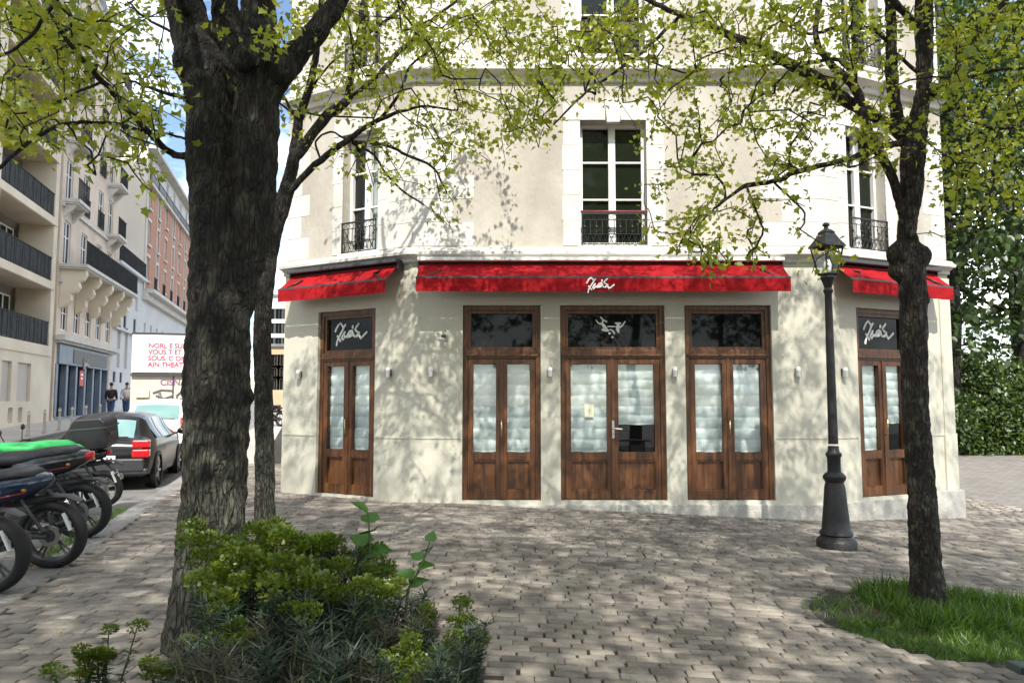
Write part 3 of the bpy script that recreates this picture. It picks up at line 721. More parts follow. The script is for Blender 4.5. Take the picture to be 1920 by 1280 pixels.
def far_balcony(parent, f, s0, s1, z, dep, h=1.05, brackets=0, **k):
    b_ = grp('balcony', parent)
    mb = MB(); mb.fbox(f, s0, s1, z-.16, z, 0, dep); mb.fbox(f, s0+.06, s1-.06, z-.24, z-.16, 0, dep-.1)
    for i in range(brackets):
        s = s0+.3+(s1-s0-.6)*i/max(1,brackets-1)
        mb.prism([(0,-.24),(dep-.2,-.24),(dep-.35,-.45),(.25,-.6),(0,-.9)], lambda u,zz,o_: f(s-.12+.24*o_, z+zz, u), 0, 1)
    mb.build('balcony_slab', M['stone'], b_)
    far_rail(b_, f, s0+.05, s1-.05, z, z+h, dep-.08, ends=0, **k)
    return b_
# 1. cream apartment house with recessed balconies
sA0, sA1 = 12.5, s_at(93)
b1 = thing('apartment_house', 'cream apartment house with recessed balconies and dark railings at the left edge of the photo', 'building', tuple(FS((sA0+sA1)/2,0,0)))
sB = s_at(86); lev = [4.05+3.02*i for i in range(6)]; holes = []
for z in lev:
    holes.append((sB-6.4, sB, z, z+2.62)); holes.append((sB-14.5, sB-8.0, z, z+2.62))
gw = [(s_at(32,715), s_at(57,715)), (s_at(2,715), s_at(21,715))]
hz0, hz1 = z_at(45,752), z_at(45,680)
gh = [(a,b,hz0,hz1) for a,b in gw] + [(s_at(16),s_at(25),.62,1.25),(s_at(35),s_at(43),.62,1.25)]
block(b1, 'wall', FS, sA0, sA1, -.5, 22.5, 12, M['cream'], holes+gh, 1.45)
mb = MB()
for z in [3.55]+[l+2.62 for l in lev]: mb.fbox(FS, sA0, sB+.3, z+.02, z+.3, 0, .05)
mb.fbox(FS, sA0, sA1, 22.3, 22.7, -.2, .35); mb.build('ledge', M['cream'], b1)
for (a,b,c,d) in gh: far_window(b1, FS, a, b, c, d, .12, shut=c > 1.3)
for z in lev:
    for (a, b) in ((sB-6.4, sB), (sB-14.5, sB-8)):
        w_ = grp('balcony', b1); far_rail(w_, FS, a, b, z+.02, z+1.12, -.05, solid=True, step=.5)
        for c_ in (a+1.9, b-1.5): far_window(b1, FS, c_-.8, c_+.8, z+.35, z+2.2, 1.42, bars=False)
# 2. beige stone house with the big bracketed balcony and the blue shop front
s0, s1 = s_at(98), s_at(206)
b2 = thing('stone_house', 'beige stone house with a long bracketed balcony above a blue-grey shop front', 'building', tuple(FS((s0+s1)/2,0,0)))
L2 = s1-s0; cols = [s0+1.1, s0+4.0, s0+6.9, s1-1.6]
zs2 = [8.15, 11.25, 14.3, 17.3, 20.2]; holes = []; wn = []
for z in zs2:
    for c_ in cols:
        h = (c_-.55, c_+.55, z+.05, z+2.2); holes.append(h); wn.append(h)
mzz = []
for i in range(5):
    c_ = s0+1.2+(L2-2.4)*i/4; h = (c_-.5, c_+.5, 4.95, 6.3); holes.append(h); mzz.append(h)
shop = (s0+.35, s1-.9, .15, 4.25)
block(b2, 'wall', FS, s0, s1, -.5, 23.4, 12, M['beige'], holes+[shop], .34)
for h in wn+mzz: far_window(b2, FS, *h, .07)
mb = MB(); mb.fbox(FS, s0-.1, s1+.1, 4.42, 4.66, 0, .45); mb.fbox(FS, s0, s1, 4.3, 4.42, 0, .28)
for z in (7.2, 10.9, 17.0, 23.2): m2 = MB(); m2.fbox(FS, s0, s1, z, z+.18, 0, .12); m2.build('string_course', M['stone'], b2)
mb.build('cornice', M['stone'], b2)
far_balcony(b2, FS, s0+.0, s1+.6, 8.1, 1.25, h=1.15, m=M['rail'], step=.11)
for i in range(5):          # scrolled brackets
    s = s0+.5+(L2-.6)*i/4
    mb = MB(); mb.prism([(0,0),(1.1,0),(1.12,-.25),(.98,-.5),(.8,-.6),(.86,-.85),(.7,-1.1),(.48,-1.2),(.5,-1.5),(.3,-1.75),(0,-1.9)], lambda u,zz,o_: FS(s-.22+.44*o_, 7.86+zz, u), 0, 1); mb.build('bracket', M['cream'], b2, bevel=.02)
for z in zs2[1:]:
    for k, c_ in enumerate(cols):
        if k in (0, 3): far_balcony(b2, FS, c_-1.0, c_+1.0, z+.05, .75, brackets=2)
        else:
            far_rail(b2, FS, c_-.6, c_+.6, z+.05, z+1.0, .06)
sf = grp('shop_front', b2, 'blue-grey painted shop front with a dark fascia')
mb = MB(); a, b = shop[0], shop[1]
mb.fbox(FS, a, b, 3.3, 4.25, -.3, .12); mb.fbox(FS, a, b, .1, .75, -.3, .02)
n = 6
for i in range(n+1): c_ = a+(b-a)*i/n; mb.fbox(FS, c_-.16, c_+.16, .75, 3.3, -.3, .05)
for i in range(n):
    c_ = a+(b-a)*(i+.5)/n; mb.fbox(FS, c_-.45, c_+.45, .3, .7, .02, .05)
mb.build('shop_frame', M['shopblue'], sf, bevel=.02)
mb = MB(); mb.fbox(FS, a, b, .75, 3.3, -.3, -.22); mb.build('shop_pane', M['darkglass'], sf)
mb = MB(); mb.fbox(FS, a+2.2, b-.8, 3.42, 4.1, .12, .15); mb.build('fascia', M['dark'], sf)
mb = MB(); polyribbon(mb, FS, SCRIPT, .0009, a+3.6, 4.18, .03, .17); mb.build('lettering', M['plinth'], sf, recalc=False)
M['poster'] = mat('red_poster', (.62,.10,.07), .6)
mb = MB(); c_ = a+(b-a)*.42; mb.fbox(FS, c_-.35, c_+.35, 2.3, 3.1, .06, .08); mb.build('poster', M['poster'], sf); 
mb = MB()
for k, (z_, l_) in enumerate(((2.85,.42),(2.65,.3))): mb.fbox(FS, c_-l_/2, c_+l_/2, z_, z_+.09, .08, .084)
mb.build('poster_text', M['offwhite'], sf)
# tall pale chimney wall above it
mb = MB(); mb.fbox(FS, s1-.4, s1+.02, 23.4, 27.5, -9.5, -1.5); mb.build('chimney_wall', M['party'], b2)
mb = MB()
for k in range(5): mb.tube([FS(s1-.2,27.5,-2.4-k*1.3), FS(s1-.2,28.2,-2.4-k*1.3)], .16, 8)
mb.build('chimney_pot', M['brick'], b2)
M['slate'] = mat('slate_roof', (.10,.115,.135), .6, col2=(.14,.155,.175), scale=2)
mb = MB(); mb.prism([(0,23.41),(0,26.6),(-2.2,27.0),(-12,27.0),(-12,23.41)], lambda u,z,o_: FS(s0+(s1-.45-s0)*o_, z, u-.3 - (0 if z < 24 else .8)), 0, 1); mb.build('mansard_roof', M['slate'], b2)
# 3. low grey-white house with a roof terrace
s2a, s2b = s1, s_at(259)
b3 = thing('low_house', 'low grey-white house with a roof terrace between the stone house and the brick house', 'building', tuple(FS((s2a+s2b)/2,0,0)))
hs = []
L3 = s2b-s2a
for c_ in (.18,.38,.74): hs.append((s2a+L3*c_-.4, s2a+L3*c_+.4, z_at(225,612), z_at(225,585)))
for c_ in (.10,.32): hs.append((s2a+L3*c_-.35, s2a+L3*c_+.35, z_at(212,716), z_at(212,696)))
hs2 = [(s2a+L3*c_-.45, s2a+L3*c_+.45, 3.6, 6.3) for c_ in (.2,.45,.75)]; hs3 = [(s2a+L3*c_-.4, s2a+L3*c_+.4, 7.7, 9.2) for c_ in (.4,.78)]
block(b3, 'wall', FS, s2a+.01, s2b, -.5, 10.0, 11, M['greywhite'], hs+hs2+hs3, .3)
for h in hs: far_window(b3, FS, *h, .06, bars=False, fm=M['dark'])
for h in hs2+hs3: far_window(b3, FS, *h, .12, shut=True)
mb = MB(); mb.fbox(FS, s2a+.02, s2b, 10.0, 10.2, -.3, .35); mb.build('ledge', M['greywhite'], b3); mb = MB(); mb.fbox(FS, s2a+.02, s2b, z_at(225,620), z_at(225,616), 0, .2); mb.build('ledge', M['greywhite'], b3)
far_rail(b3, FS, s2a+.05, s2b-.05, 10.2, 11.3, .2, step=.12)
# 4. brick house, its bare party wall faces the sun
s4a, s4b = s2b, s_at(352); Z4 = z_at(266,292)
b4 = thing('brick_house', 'tall red brick house with pale stone bands and a bare sunlit party wall', 'building', tuple(FS((s4a+s4b)/2,0,0)))
L4 = s4b-s4a; hs = []; nC = 7
zr = [6.0+0, 8.6, 11.6, 14.3, 17.0]
rows4 = [z_at(260,560)+.0]
zz = [10.35, 13.05, 15.75, 18.4]
for z in zz[:3]:
    for i in range(nC):
        c_ = s4a+1.5+(L4-3)*i/(nC-1); hs.append((c_-.5, c_+.5, z, z+1.75))
gs = []
for i in range(nC): c_ = s4a+1.5+(L4-3)*i/(nC-1); gs.append((c_-.6, c_+.6, 1.2, 3.6))
for i in range(10): c_ = s4a+1.2+(L4-2.4)*i/9; gs.append((c_-.35, c_+.35, 5.6, 7.2))
ZB = 9.3
mb = MB(); wall_holes(mb, FS, s4a+.02, s4b, ZB, Z4-1.2, hs, .25); mb.build('brick_wall', M['brick'], b4, recalc=False)
mb = MB(); wall_holes(mb, FS, s4a+.02, s4b, -.5, ZB, gs, .25); mb.build('base_wall', M['greywhite'], b4, recalc=False); mb = MB(); wall_holes(mb, FS, s4a+.02, s4b, Z4-1.2, Z4+1.3, [(s4a+1.5+(L4-3)*i/(nC-1)-.5, s4a+1.5+(L4-3)*i/(nC-1)+.5, Z4-.9, Z4+.8) for i in range(nC)], .25)
mb.build('attic_wall', M['greywhite'], b4, recalc=False)
mb = MB(); a,b,c,d = FS(s4a+.02,0,0), FS(s4b,0,0), FS(s4b,0,-13), FS(s4a+.02,0,-13); ZW = Z4+1.3
for p,q in ((b,c),(c,d),(d,a)): mb.add([(p.x,p.y,-.5),(q.x,q.y,-.5),(q.x,q.y,ZW),(p.x,p.y,ZW)], [(0,1,2,3)])
mb.fbox(FS, s4a-.25, s4a+.02, ZW-2, ZW+3.2, -8, -2.2)
mb.build('party_wall', M['party'], b4, recalc=False)
mb = MB()
for h in hs: mb.fbox(FS, h[0]-.1, h[1]+.1, h[2]-.14, h[2], 0, .14); mb.fbox(FS, h[0]-.12, h[1]+.12, h[3], h[3]+.22, 0, .05)
for c_ in range(nC): 
    u = s4a+1.5+(L4-3)*c_/(nC-1)
    if c_ % 2: mb.fbox(FS, u-.62, u-.5, ZB+.3, Z4-1.3, 0, .06); mb.fbox(FS, u+.5, u+.62, ZB+.3, Z4-1.3, 0, .06)
mb.fbox(FS, s4a, s4b, ZB, ZB+.25, 0, .8); mb.fbox(FS, s4a, s4b, ZB-.5, ZB, 0, .35); mb.fbox(FS, s4a, s4b, Z4-1.3, Z4-1.1, 0, .25); mb.fbox(FS, s4a, s4b, ZW-.1, ZW+.15, 0, .6); mb.fbox(FS, s4a+.1, s4a+.5, ZB+.3, Z4-1.3, 0, .08)
mb.build('stone_band', M['stone'], b4)
for h in hs+gs: far_window(b4, FS, *h, .07, bars=False)
for i in range(nC): c_ = s4a+1.5+(L4-3)*i/(nC-1); far_window(b4, FS, c_-.5, c_+.5, Z4-.9, Z4+.8, .07, bars=False); far_rail(b4, FS, c_-.6, c_+.6, ZB+.25, ZB+1.25, .6, step=.2)
far_rail(b4, FS, s4a+.1, s4b-.1, Z4-1.1, Z4-.35, .2, step=.4, m=M['rail'])
mb = MB(); mb.prism([(0,ZW+.16),(-1.6,ZW+3.0),(-11,ZW+3.2),(-12.5,ZW+.16)], lambda u,z,o_: FS(s4a+.3+(L4-.3)*o_, z, u), 0, 1); mb.build('mansard_roof', M['slate'], b4)
# 5. further cream house behind the trunk
b5 = thing('far_house', 'cream house beyond the brick house, mostly behind the big trunk', 'building', tuple(FS(s4b+12,0,0)))
h5 = [(s4b+2+i*3.2, s4b+3.2+i*3.2, z, z+1.9) for i in range(7) for z in (4,7,10,13,16)]
block(b5, 'wall', FS, s4b+.05, s4b+25, -.5, 19.5, 12, M['cream'], h5, .2)
for h in h5: far_window(b5, FS, *h, .18, bars=False)
for z in (7, 10, 13): far_rail(b5, FS, s4b+1, s4b+24, z, z+.9, .3, step=.4)
mb = MB(); mb.prism([(0,19.5),(-1.5,22),(-11,22.2),(-12,19.5)], lambda u,z,o_: FS(s4b+.1+25*o_, z, u), 0, 1); mb.build('mansard_roof', M['slate'], b5)
# 6. white and orange houses closing the street in the gap left of the restaurant
def closing(name, label, px0, px1, ytop, Y, m, rows_, cols_, z0=.6):
    a, b = P(px0,700,Y), P(px1,700,Y); f = frame((a.x,Y,0),(1,0,0),(0,-1,0)); W = b.x-a.x; zt = P(px0,ytop,Y).z
    o = thing(name, label, 'building', (a.x+W/2,Y,0)); hs = []
    for i in range(cols_):
        for j in range(rows_):
            u = W*(i+.5)/cols_; z = z0+2.2+(zt-z0-3.5)*j/rows_; hs.append((u-.7,u+.7,z,z+1.7))
    block(o, 'wall', f, 0, W, -.5, zt, 12, m, hs, .25)
    for h in hs: far_window(o, f, *h, .2, bars=False, fm=M['dark'])
    mb = MB(); mb.fbox(f, -.3, W+.3, zt, zt+.35, -12.3, .3); mb.build('roof', M['zinc'], o)
    return o
M['orange'] = mat('orange_plaster', (.62,.42,.26), .85, col2=(.55,.37,.23), scale=.5)
closing('white_block', 'tall white apartment block closing the street beside the restaurant corner', 498, 556, 556, 118, M['white'], 6, 4)
closing('orange_house', 'low orange plastered house at the end of the street', 506, 552, 650, 92, M['orange'], 3, 3)

# bollards on the far pavement
bl = None
for i, (px, lb) in enumerate(((53,'leftmost grey bollard on the far pavement'),(83,'second grey bollard, left of the shop front'),(111,'grey bollard in front of the left end of the blue shop'),(134,'grey bollard in front of the blue shop door'),(160,'grey bollard behind the black top case'),(186,'farthest grey bollard near the walking people'))):
    n = KERB2+.4; s = s_at(px, 800, n); p = SD*s+SN*n; p.z = H(p.x,p.y)
    if bl is None:
        bl = thing('bollard', lb, 'bollard', tuple(p), 'bollards along the far kerb')
        mb = MB(); mb.lathe([(.075,0),(.07,.06),(.05,.09),(.045,.72),(.05,.74),(.05,.80),(.02,.86)], 10, tuple(p)); mb.build('post', M['plinth'], bl, smooth='auto')
        mb = MB(); mb.lathe([(.054,.74),(.056,.76),(.054,.79)], 10, tuple(p)); mb.build('collar', M['white'], bl)
    else:
        c = copy_tree(bl); c.location = p; c['label'] = lb

# ------------------------------------------------------------------ cars
M['carblack'] = mat('black_car_paint', (.007,.0075,.008), .2, spec=.5, col2=(.010,.010,.010), scale=6)
M['carwhite'] = mat('white_car_paint', (.74,.74,.72), .25, spec=.6)
M['carglass'] = mat('car_window', (.16,.30,.28), .06, spec=.9)
M['sideglass'] = mat('car_side_window', (.012,.015,.015), .06, spec=.3)
M['tyre'] = mat('tyre_rubber', (.007,.007,.007), .75, bump=.002, bscale=60)
M['redlens'] = mat('red_lens', (.55,.015,.02), .15)
M['rim'] = mat('alloy_rim', (.42,.42,.42), .35, metal=.8)
M['plate'] = mat('number_plate', (.8,.8,.77), .4)
M['platetxt'] = mat('plate_marks', (.03,.03,.04), .5)
def make_car(name, label, paint, L_, W_, Hh, loc, yaw, hatch=(.30,.55), tail='split'):
    o = thing(name, label, 'car')
    hw = W_/2
    X = np.array([0,.03,.10,.20,.34,.55,.9,1.5,2.2,2.7,3.15,3.5,3.85,L_-.12,L_])
    belt = .93*Hh/1.44
    RZ = np.interp(X, [0,.05,.12,.24,.55,1.0,1.9,2.35,3.05,3.3,3.9,L_], [belt-.12,belt-.03,belt+.02,belt+.12,Hh-.06,Hh-.01,Hh,Hh-.05,belt+.05,belt,belt-.14,belt-.38])
    BZ = np.minimum(np.interp(X, [0,.1,3.2,L_], [belt-.13,belt,belt,.52]), RZ-.01)
    ZB = np.interp(X, [0,.12,.4,3.8,L_], [.36,.25,.2,.2,.3]); WD = np.interp(X, [0,.1,.4,1.5,3.2,3.85,L_], [.82,.93,.985,1,.98,.9,.62])*hw
    WR = np.interp(X, [0,.12,.55,1.5,2.4,3.05,L_], [.86,.80,.70,.72,.70,.86,.86])*WD/1.0
    prof = []
    def ring(x):
        zb, zt_, zr_, wd, wr = [np.interp(x, X, a) for a in (ZB,BZ,RZ,WD,WR)]
        return [(wd*.86,zb),(wd*.97,zb+.06),(wd*1.0,zb+.22),(wd*1.0,zb+(zt_-zb)*.72),(wd*.975,zt_),( (wr*.6+wd*.39), zt_+(zr_-zt_)*.45),(wr,zr_-.07*min(1,(zr_-zt_)*4)),(wr*.86,zr_-.02*min(1,(zr_-zt_)*4)),(wr*.5,zr_+.012),(0,zr_+.016)]
    xs = sorted(set(list(np.linspace(0,.6,13))+list(np.linspace(.6,L_,34)))); vs = []; fs = []
    k = len(ring(0)); K = 2*k-1
    for x in xs:
        r_ = ring(x); full = [(x,y,z) for y,z in r_]+[(x,-y,z) for y,z in r_[::-1][1:]]; vs += full
    for i in range(len(xs)-1):
        for j in range(K-1): fs.append((i*K+j,i*K+j+1,(i+1)*K+j+1,(i+1)*K+j))
        fs.append((i*K+K-1, i*K, (i+1)*K, (i+1)*K+K-1))
    fs.append(tuple(range(K))); fs.append(tuple((len(xs)-1)*K+j for j in range(K))[::-1])
    mb = MB(); mb.add(vs, fs); mb.build('body', paint, o, smooth='auto')
    def rz(x): return float(np.interp(x, X, RZ))+.022
    # rear window, wraps the sloping hatch
    x0, x1 = .15, .47; mb = MB(); vs = []; n = 10; m_ = 6
    for i in range(m_+1):
        x = x0+(x1-x0)*i/m_; wr = float(np.interp(x, X, WR))*.80
        for j in range(n+1):
            y = -wr+2*wr*j/n; vs.append((x-.012, y, rz(x)-.012*(abs(y)/wr)**3*2))
    mb.add(vs, [(i*(n+1)+j,i*(n+1)+j+1,(i+1)*(n+1)+j+1,(i+1)*(n+1)+j) for i in range(m_) for j in range(n)]); mb.build('rear_window', M['carglass'], o, smooth=True)
    mb = MB(); mb.tube([(.10,-.5*hw,belt+.07),(.10,.35*hw,belt+.075)], .012, 6); mb.build('rear_wiper', M['black'], o)
    for sd in (1,-1):
        for (xa, xb) in ((.62,1.05),(1.12,1.9),(1.98,2.75)):
            mb = MB(); vs = []
            for i in range(7):
                x = xa+(xb-xa)*i/6; r_ = ring(x)
                for q, s_ in (((r_[4][0],r_[4][1]+.03),0),((r_[5]),1),((r_[6][0],r_[6][1]+.0),2)):
                    vs.append((x, sd*(q[0]+.008), max(q[1],r_[4][1]+.03)))
            mb.add(vs, [(i*3+j,i*3+j+1,(i+1)*3+j+1,(i+1)*3+j) for i in range(6) for j in range(2)]); mb.build('side_window', M['sideglass'], o, smooth=True)
        mb = MB(); mb.ball((2.72, sd*(hw+.10), belt+.08), .10, 8, (.5,1,.7)); mb.tube([(2.75,sd*(hw-.05),belt+.03),(2.72,sd*(hw+.06),belt+.05)], .02, 5); mb.build('wing_mirror', paint, o, smooth=True)
    # windscreen
    mb = MB(); vs = []
    for i in range(5):
        x = 2.42+(3.0-2.42)*i/4; wr = float(np.interp(x, X, WR))*.82
        for j in range(7): vs.append((x+.012, -wr+2*wr*j/6, rz(x)))
    mb.add(vs, [(i*7+j,i*7+j+1,(i+1)*7+j+1,(i+1)*7+j) for i in range(4) for j in range(6)]); mb.build('windscreen', M['sideglass'], o, smooth=True)
    mb = MB(); mb.box(-.07,.10,-hw*.86,hw*.86,.36,.60); mb.box(-.05,.14,-hw*.93,hw*.93,.30,.42); mb.build('bumper', mat(name+'_bumper', (.03,.03,.032), .5) if paint is M['carblack'] else paint, o, bevel=.03)
    mb = MB(); mb.box(-.10,-.07,-.27,.27,.60-.06,.60+.06); pl_ = mb.build('number_plate', M['plate'], o, bevel=.004)
    mb = MB(); random.seed(len(label))
    for i in range(7):
        if i in (2,5): continue
        y = -.20+.065*i; mb.box(-.104,-.1,y-.018,y-.008,.565,.64); mb.box(-.104,-.1,y+.006,y+.015,.58,.64); mb.box(-.104,-.1,y-.01,y+.01,.60,.612)
    mb.build('plate_characters', M['platetxt'], pl_)
    for sd in (1,-1):
        mb = MB(); zt1_ = belt+.0
        if tail == 'split':
            for za_, zb_ in ((belt-.13,belt+.01),(belt-.31,belt-.16)):
                mb.box(-.015,.16,sd*hw*.60,sd*hw*.945,za_,zb_)
        else: mb.box(-.01,.2,sd*hw*.66,sd*hw*.955,belt-.16,belt+.12)
        mb.build('tail_light', M['redlens'], o, bevel=.025)
    for x in (.72, L_-.80):
        for sd in (1,-1):
            y = sd*(hw-.11)
            mb = MB(); mb.lathe([(.30,-.10),(.315,-.09),(.315,.09),(.30,.10),(.21,.10),(.20,.05),(.20,-.05),(.21,-.10)], 24, (x,y,.315), axis='y'); wh = mb.build('wheel', M['tyre'], o, smooth='auto')
            mb = MB(); mb.lathe([(.205,.07*sd),(.20,.085*sd),(.05,.095*sd)], 20, (x,y,.315), axis='y')
            for q in range(5):
                a = q*2*math.pi/5; mb.tube([(x,y+sd*.09,.315),(x+.2*math.cos(a),y+sd*.098,.315+.2*math.sin(a))], .025, 5)
            mb.build('rim', M['rim'], wh)
            # dark wheel arch
            mb = MB(); mb.lathe([(.365,sd*.04),(.375,sd*.122),(.30,sd*.124)], 24, (x,y,.325), axis='y', cap=False); mb.build('wheel_arch', M['black'], o)
    mb = MB(); mb.tube([(.5,0,Hh),(.35,0,Hh+.18)], .006, 4); mb.build('aerial', M['black'], o)
    o.location = loc; o.rotation_euler = (0,0,yaw); return o
yawS = math.atan2(SD.y, SD.x)
def spot(n, s, dz=-.12):
    p = SD*s+SN*n; p.z = H(p.x,p.y)+dz; return tuple(p)
make_car('parked_car', 'black hatchback parked by the kerb with split red tail lights', M['carblack'], 4.0, 1.72, 1.43, spot(3.62, 15.25), yawS)
make_car('parked_car', 'white people carrier parked in front of the black hatchback', M['carwhite'], 4.3, 1.82, 1.58, spot(3.70, 20.6), yawS, tail='tall')

# truck with the white sign panel
tk = thing('box_truck', 'cream box truck with graffiti and a white sign panel with red text on its back', 'truck')
M['truck'] = mat('truck_cream', (.66,.61,.50), .6, col2=(.58,.53,.44), scale=1.5)
M['sign'] = mat('white_sign_panel', (.85,.85,.86), .45)
M['redtxt'] = mat('red_lettering', (.75,.05,.12), .5)
M['graf1'] = mat('purple_spray', (.25,.12,.26), .7); M['graf2'] = mat('grey_spray', (.16,.17,.18), .7)
TW, TH = 2.75, 3.65
mb = MB(); mb.box(0,5.5,-TW/2,TW/2,.75,TH); mb.build('cargo_box', M['truck'], tk, bevel=.03)
mb = MB(); mb.box(-.09,-.0,-TW/2+.03,TW/2-.03,2.32,TH-.02); mb.build('sign_panel', M['sign'], tk, bevel=.012)
mb = MB(); mb.box(-.12,-.0,-TW/2+.02,TW/2-.02,2.2,2.28); mb.build('trim_bar', M['dark'], tk); mb = MB(); mb.box(-.10,0,-TW/2,TW/2,TH-.0,TH+.06); mb.build('trim_bar', M['dark'], tk); mb = MB(); mb.box(-.03,.0,-.02,.02,.8,2.2); mb.build('door_seam', M['dark'], tk)
fT = frame((-.095,0,0),(0,-1,0),(-1,0,0))
def text(parent, name, body, f, u, z, size, m, o_=0.0, squash=1.0, base=None, align='LEFT', lab=None):
    cu = bpy.data.curves.new(name, 'FONT'); cu.body = body; cu.size = size; cu.extrude = .004; cu.offset = .006; cu.align_x = align
    ob = bpy.data.objects.new(name+'_curve', cu); C.objects.link(ob); ob.parent = parent; cu.materials.append(m)
    x = (f(1,0,0)-f(0,0,0)); zv = Vector((0,0,1)); n_ = x.cross(zv)
    Mx = Matrix((x*squash, zv, n_)).transposed().to_4x4(); Mx.translation = f(u,z,o_) - (wloc(parent) if parent else Vector())
    ob.matrix_local = Mx
    bpy.context.view_layer.update(); me = bpy.data.meshes.new_from_object(ob); mo = bpy.data.objects.new(name, me); C.objects.link(mo); mo.parent = parent; mo.matrix_local = Mx
    bpy.data.objects.remove(ob); return mo
for i, sx_ in enumerate(('NORL E SUNAS', 'VOUS T ET', 'SOUS, C ONSEIL', 'AIN THEATREUN')):
    text(tk, 'sign_text', sx_, fT, -TW/2+.55, 3.18-.22*i, .235, M['redtxt'], .004, .95)
text(tk, 'graffiti', 'CISNA', frame((-.004,0,0),(0,-1,0),(-1,0,0)), -TW/2+.95, 1.88, .30, M['graf1'], .004, 1.0)
mb = MB(); fg = frame((-.01,0,0),(0,-1,0),(-1,0,0))
polyribbon(mb, fg, [[(0,.10),(.25,0),(.6,.02),(.62,.2),(.35,.3),(.1,.2)],[(.2,.1),(.3,.4),(.4,.62)],[(.35,.3),(.6,.5),(.7,.66)],[(.75,.35),(1.0,.28),(1.1,.12),(.9,.05),(.75,.2),(.78,.45),(1.0,.55),(1.2,.42)],[(1.6,.1),(1.35,.15),(1.28,.4),(1.45,.6),(1.75,.5),(1.7,.32),(1.5,.34)]], 1.0, -TW/2+.75, 1.72, .035, .006)
mb.build('graffiti', M['graf2'], tk, recalc=False)
for s_ in (1,-1):
    mb = MB(); mb.lathe([(.42,-.14),(.45,-.12),(.45,.12),(.42,.14)], 20, (1.2,s_*(TW/2-.2),.45), axis='y'); mb.build('wheel', M['tyre'], tk, smooth='auto')
    mb = MB(); mb.lathe([(.42,-.14),(.45,-.12),(.45,.12),(.42,.14)], 20, (6.3,s_*(TW/2-.2),.45), axis='y'); mb.build('wheel', M['tyre'], tk, smooth='auto')
    mb = MB(); mb.box(-.06,0,s_*(TW/2-.3),s_*(TW/2-.05),.8,.95); mb.build('tail_light', M['redlens'], tk)
mb = MB(); mb.box(5.6,7.3,-1.05,1.05,.6,2.6); mb.build('cab', M['truck'], tk, bevel=.12)
mb = MB(); mb.box(-.1,7,-.45,.45,.5,.75); mb.build('chassis', M['dark'], tk)
mb = MB(); mb.box(-.08,-.003,TW/2-.62,TW/2-.2,1.45,1.72); mb.build('hatch_box', M['truck'], tk, bevel=.01)
tk.location = spot(4.55, 28.5); tk.rotation_euler = (0,0,yawS)

# ------------------------------------------------------------------ motorbikes, rear wheels against the kerb
M['seatv'] = mat('seat_vinyl', (.014,.014,.016), .5)
M['glossblack'] = mat('gloss_black', (.015,.016,.018), .15, spec=.7); M['navy'] = mat('navy_gloss', (.02,.03,.06), .12, spec=.7)
M['maroon'] = mat('maroon_gloss', (.14,.01,.015), .2); M['green'] = mat('green_paint', (.03,.42,.10), .5)
def hull(mb, secs, n=14, mi=0):
    """secs: (x, zc, halfwidth, halfheight)"""
    vs = []; fs = []
    for x, zc, hw_, hh in secs:
        for k in range(n):
            a = 2*math.pi*k/n; c_, s_ = math.cos(a), math.sin(a)
            vs.append((x, hw_*abs(c_)**.75*(1 if c_ > 0 else -1), zc+hh*abs(s_)**.75*(1 if s_ > 0 else -1)))
    for i in range(len(secs)-1):
        for k in range(n): fs.append((i*n+k,i*n+(k+1)%n,(i+1)*n+(k+1)%n,(i+1)*n+k))
    fs.append(tuple(range(n))); fs.append(tuple((len(secs)-1)*n+k for k in range(n)))
    mb.add(vs, fs)
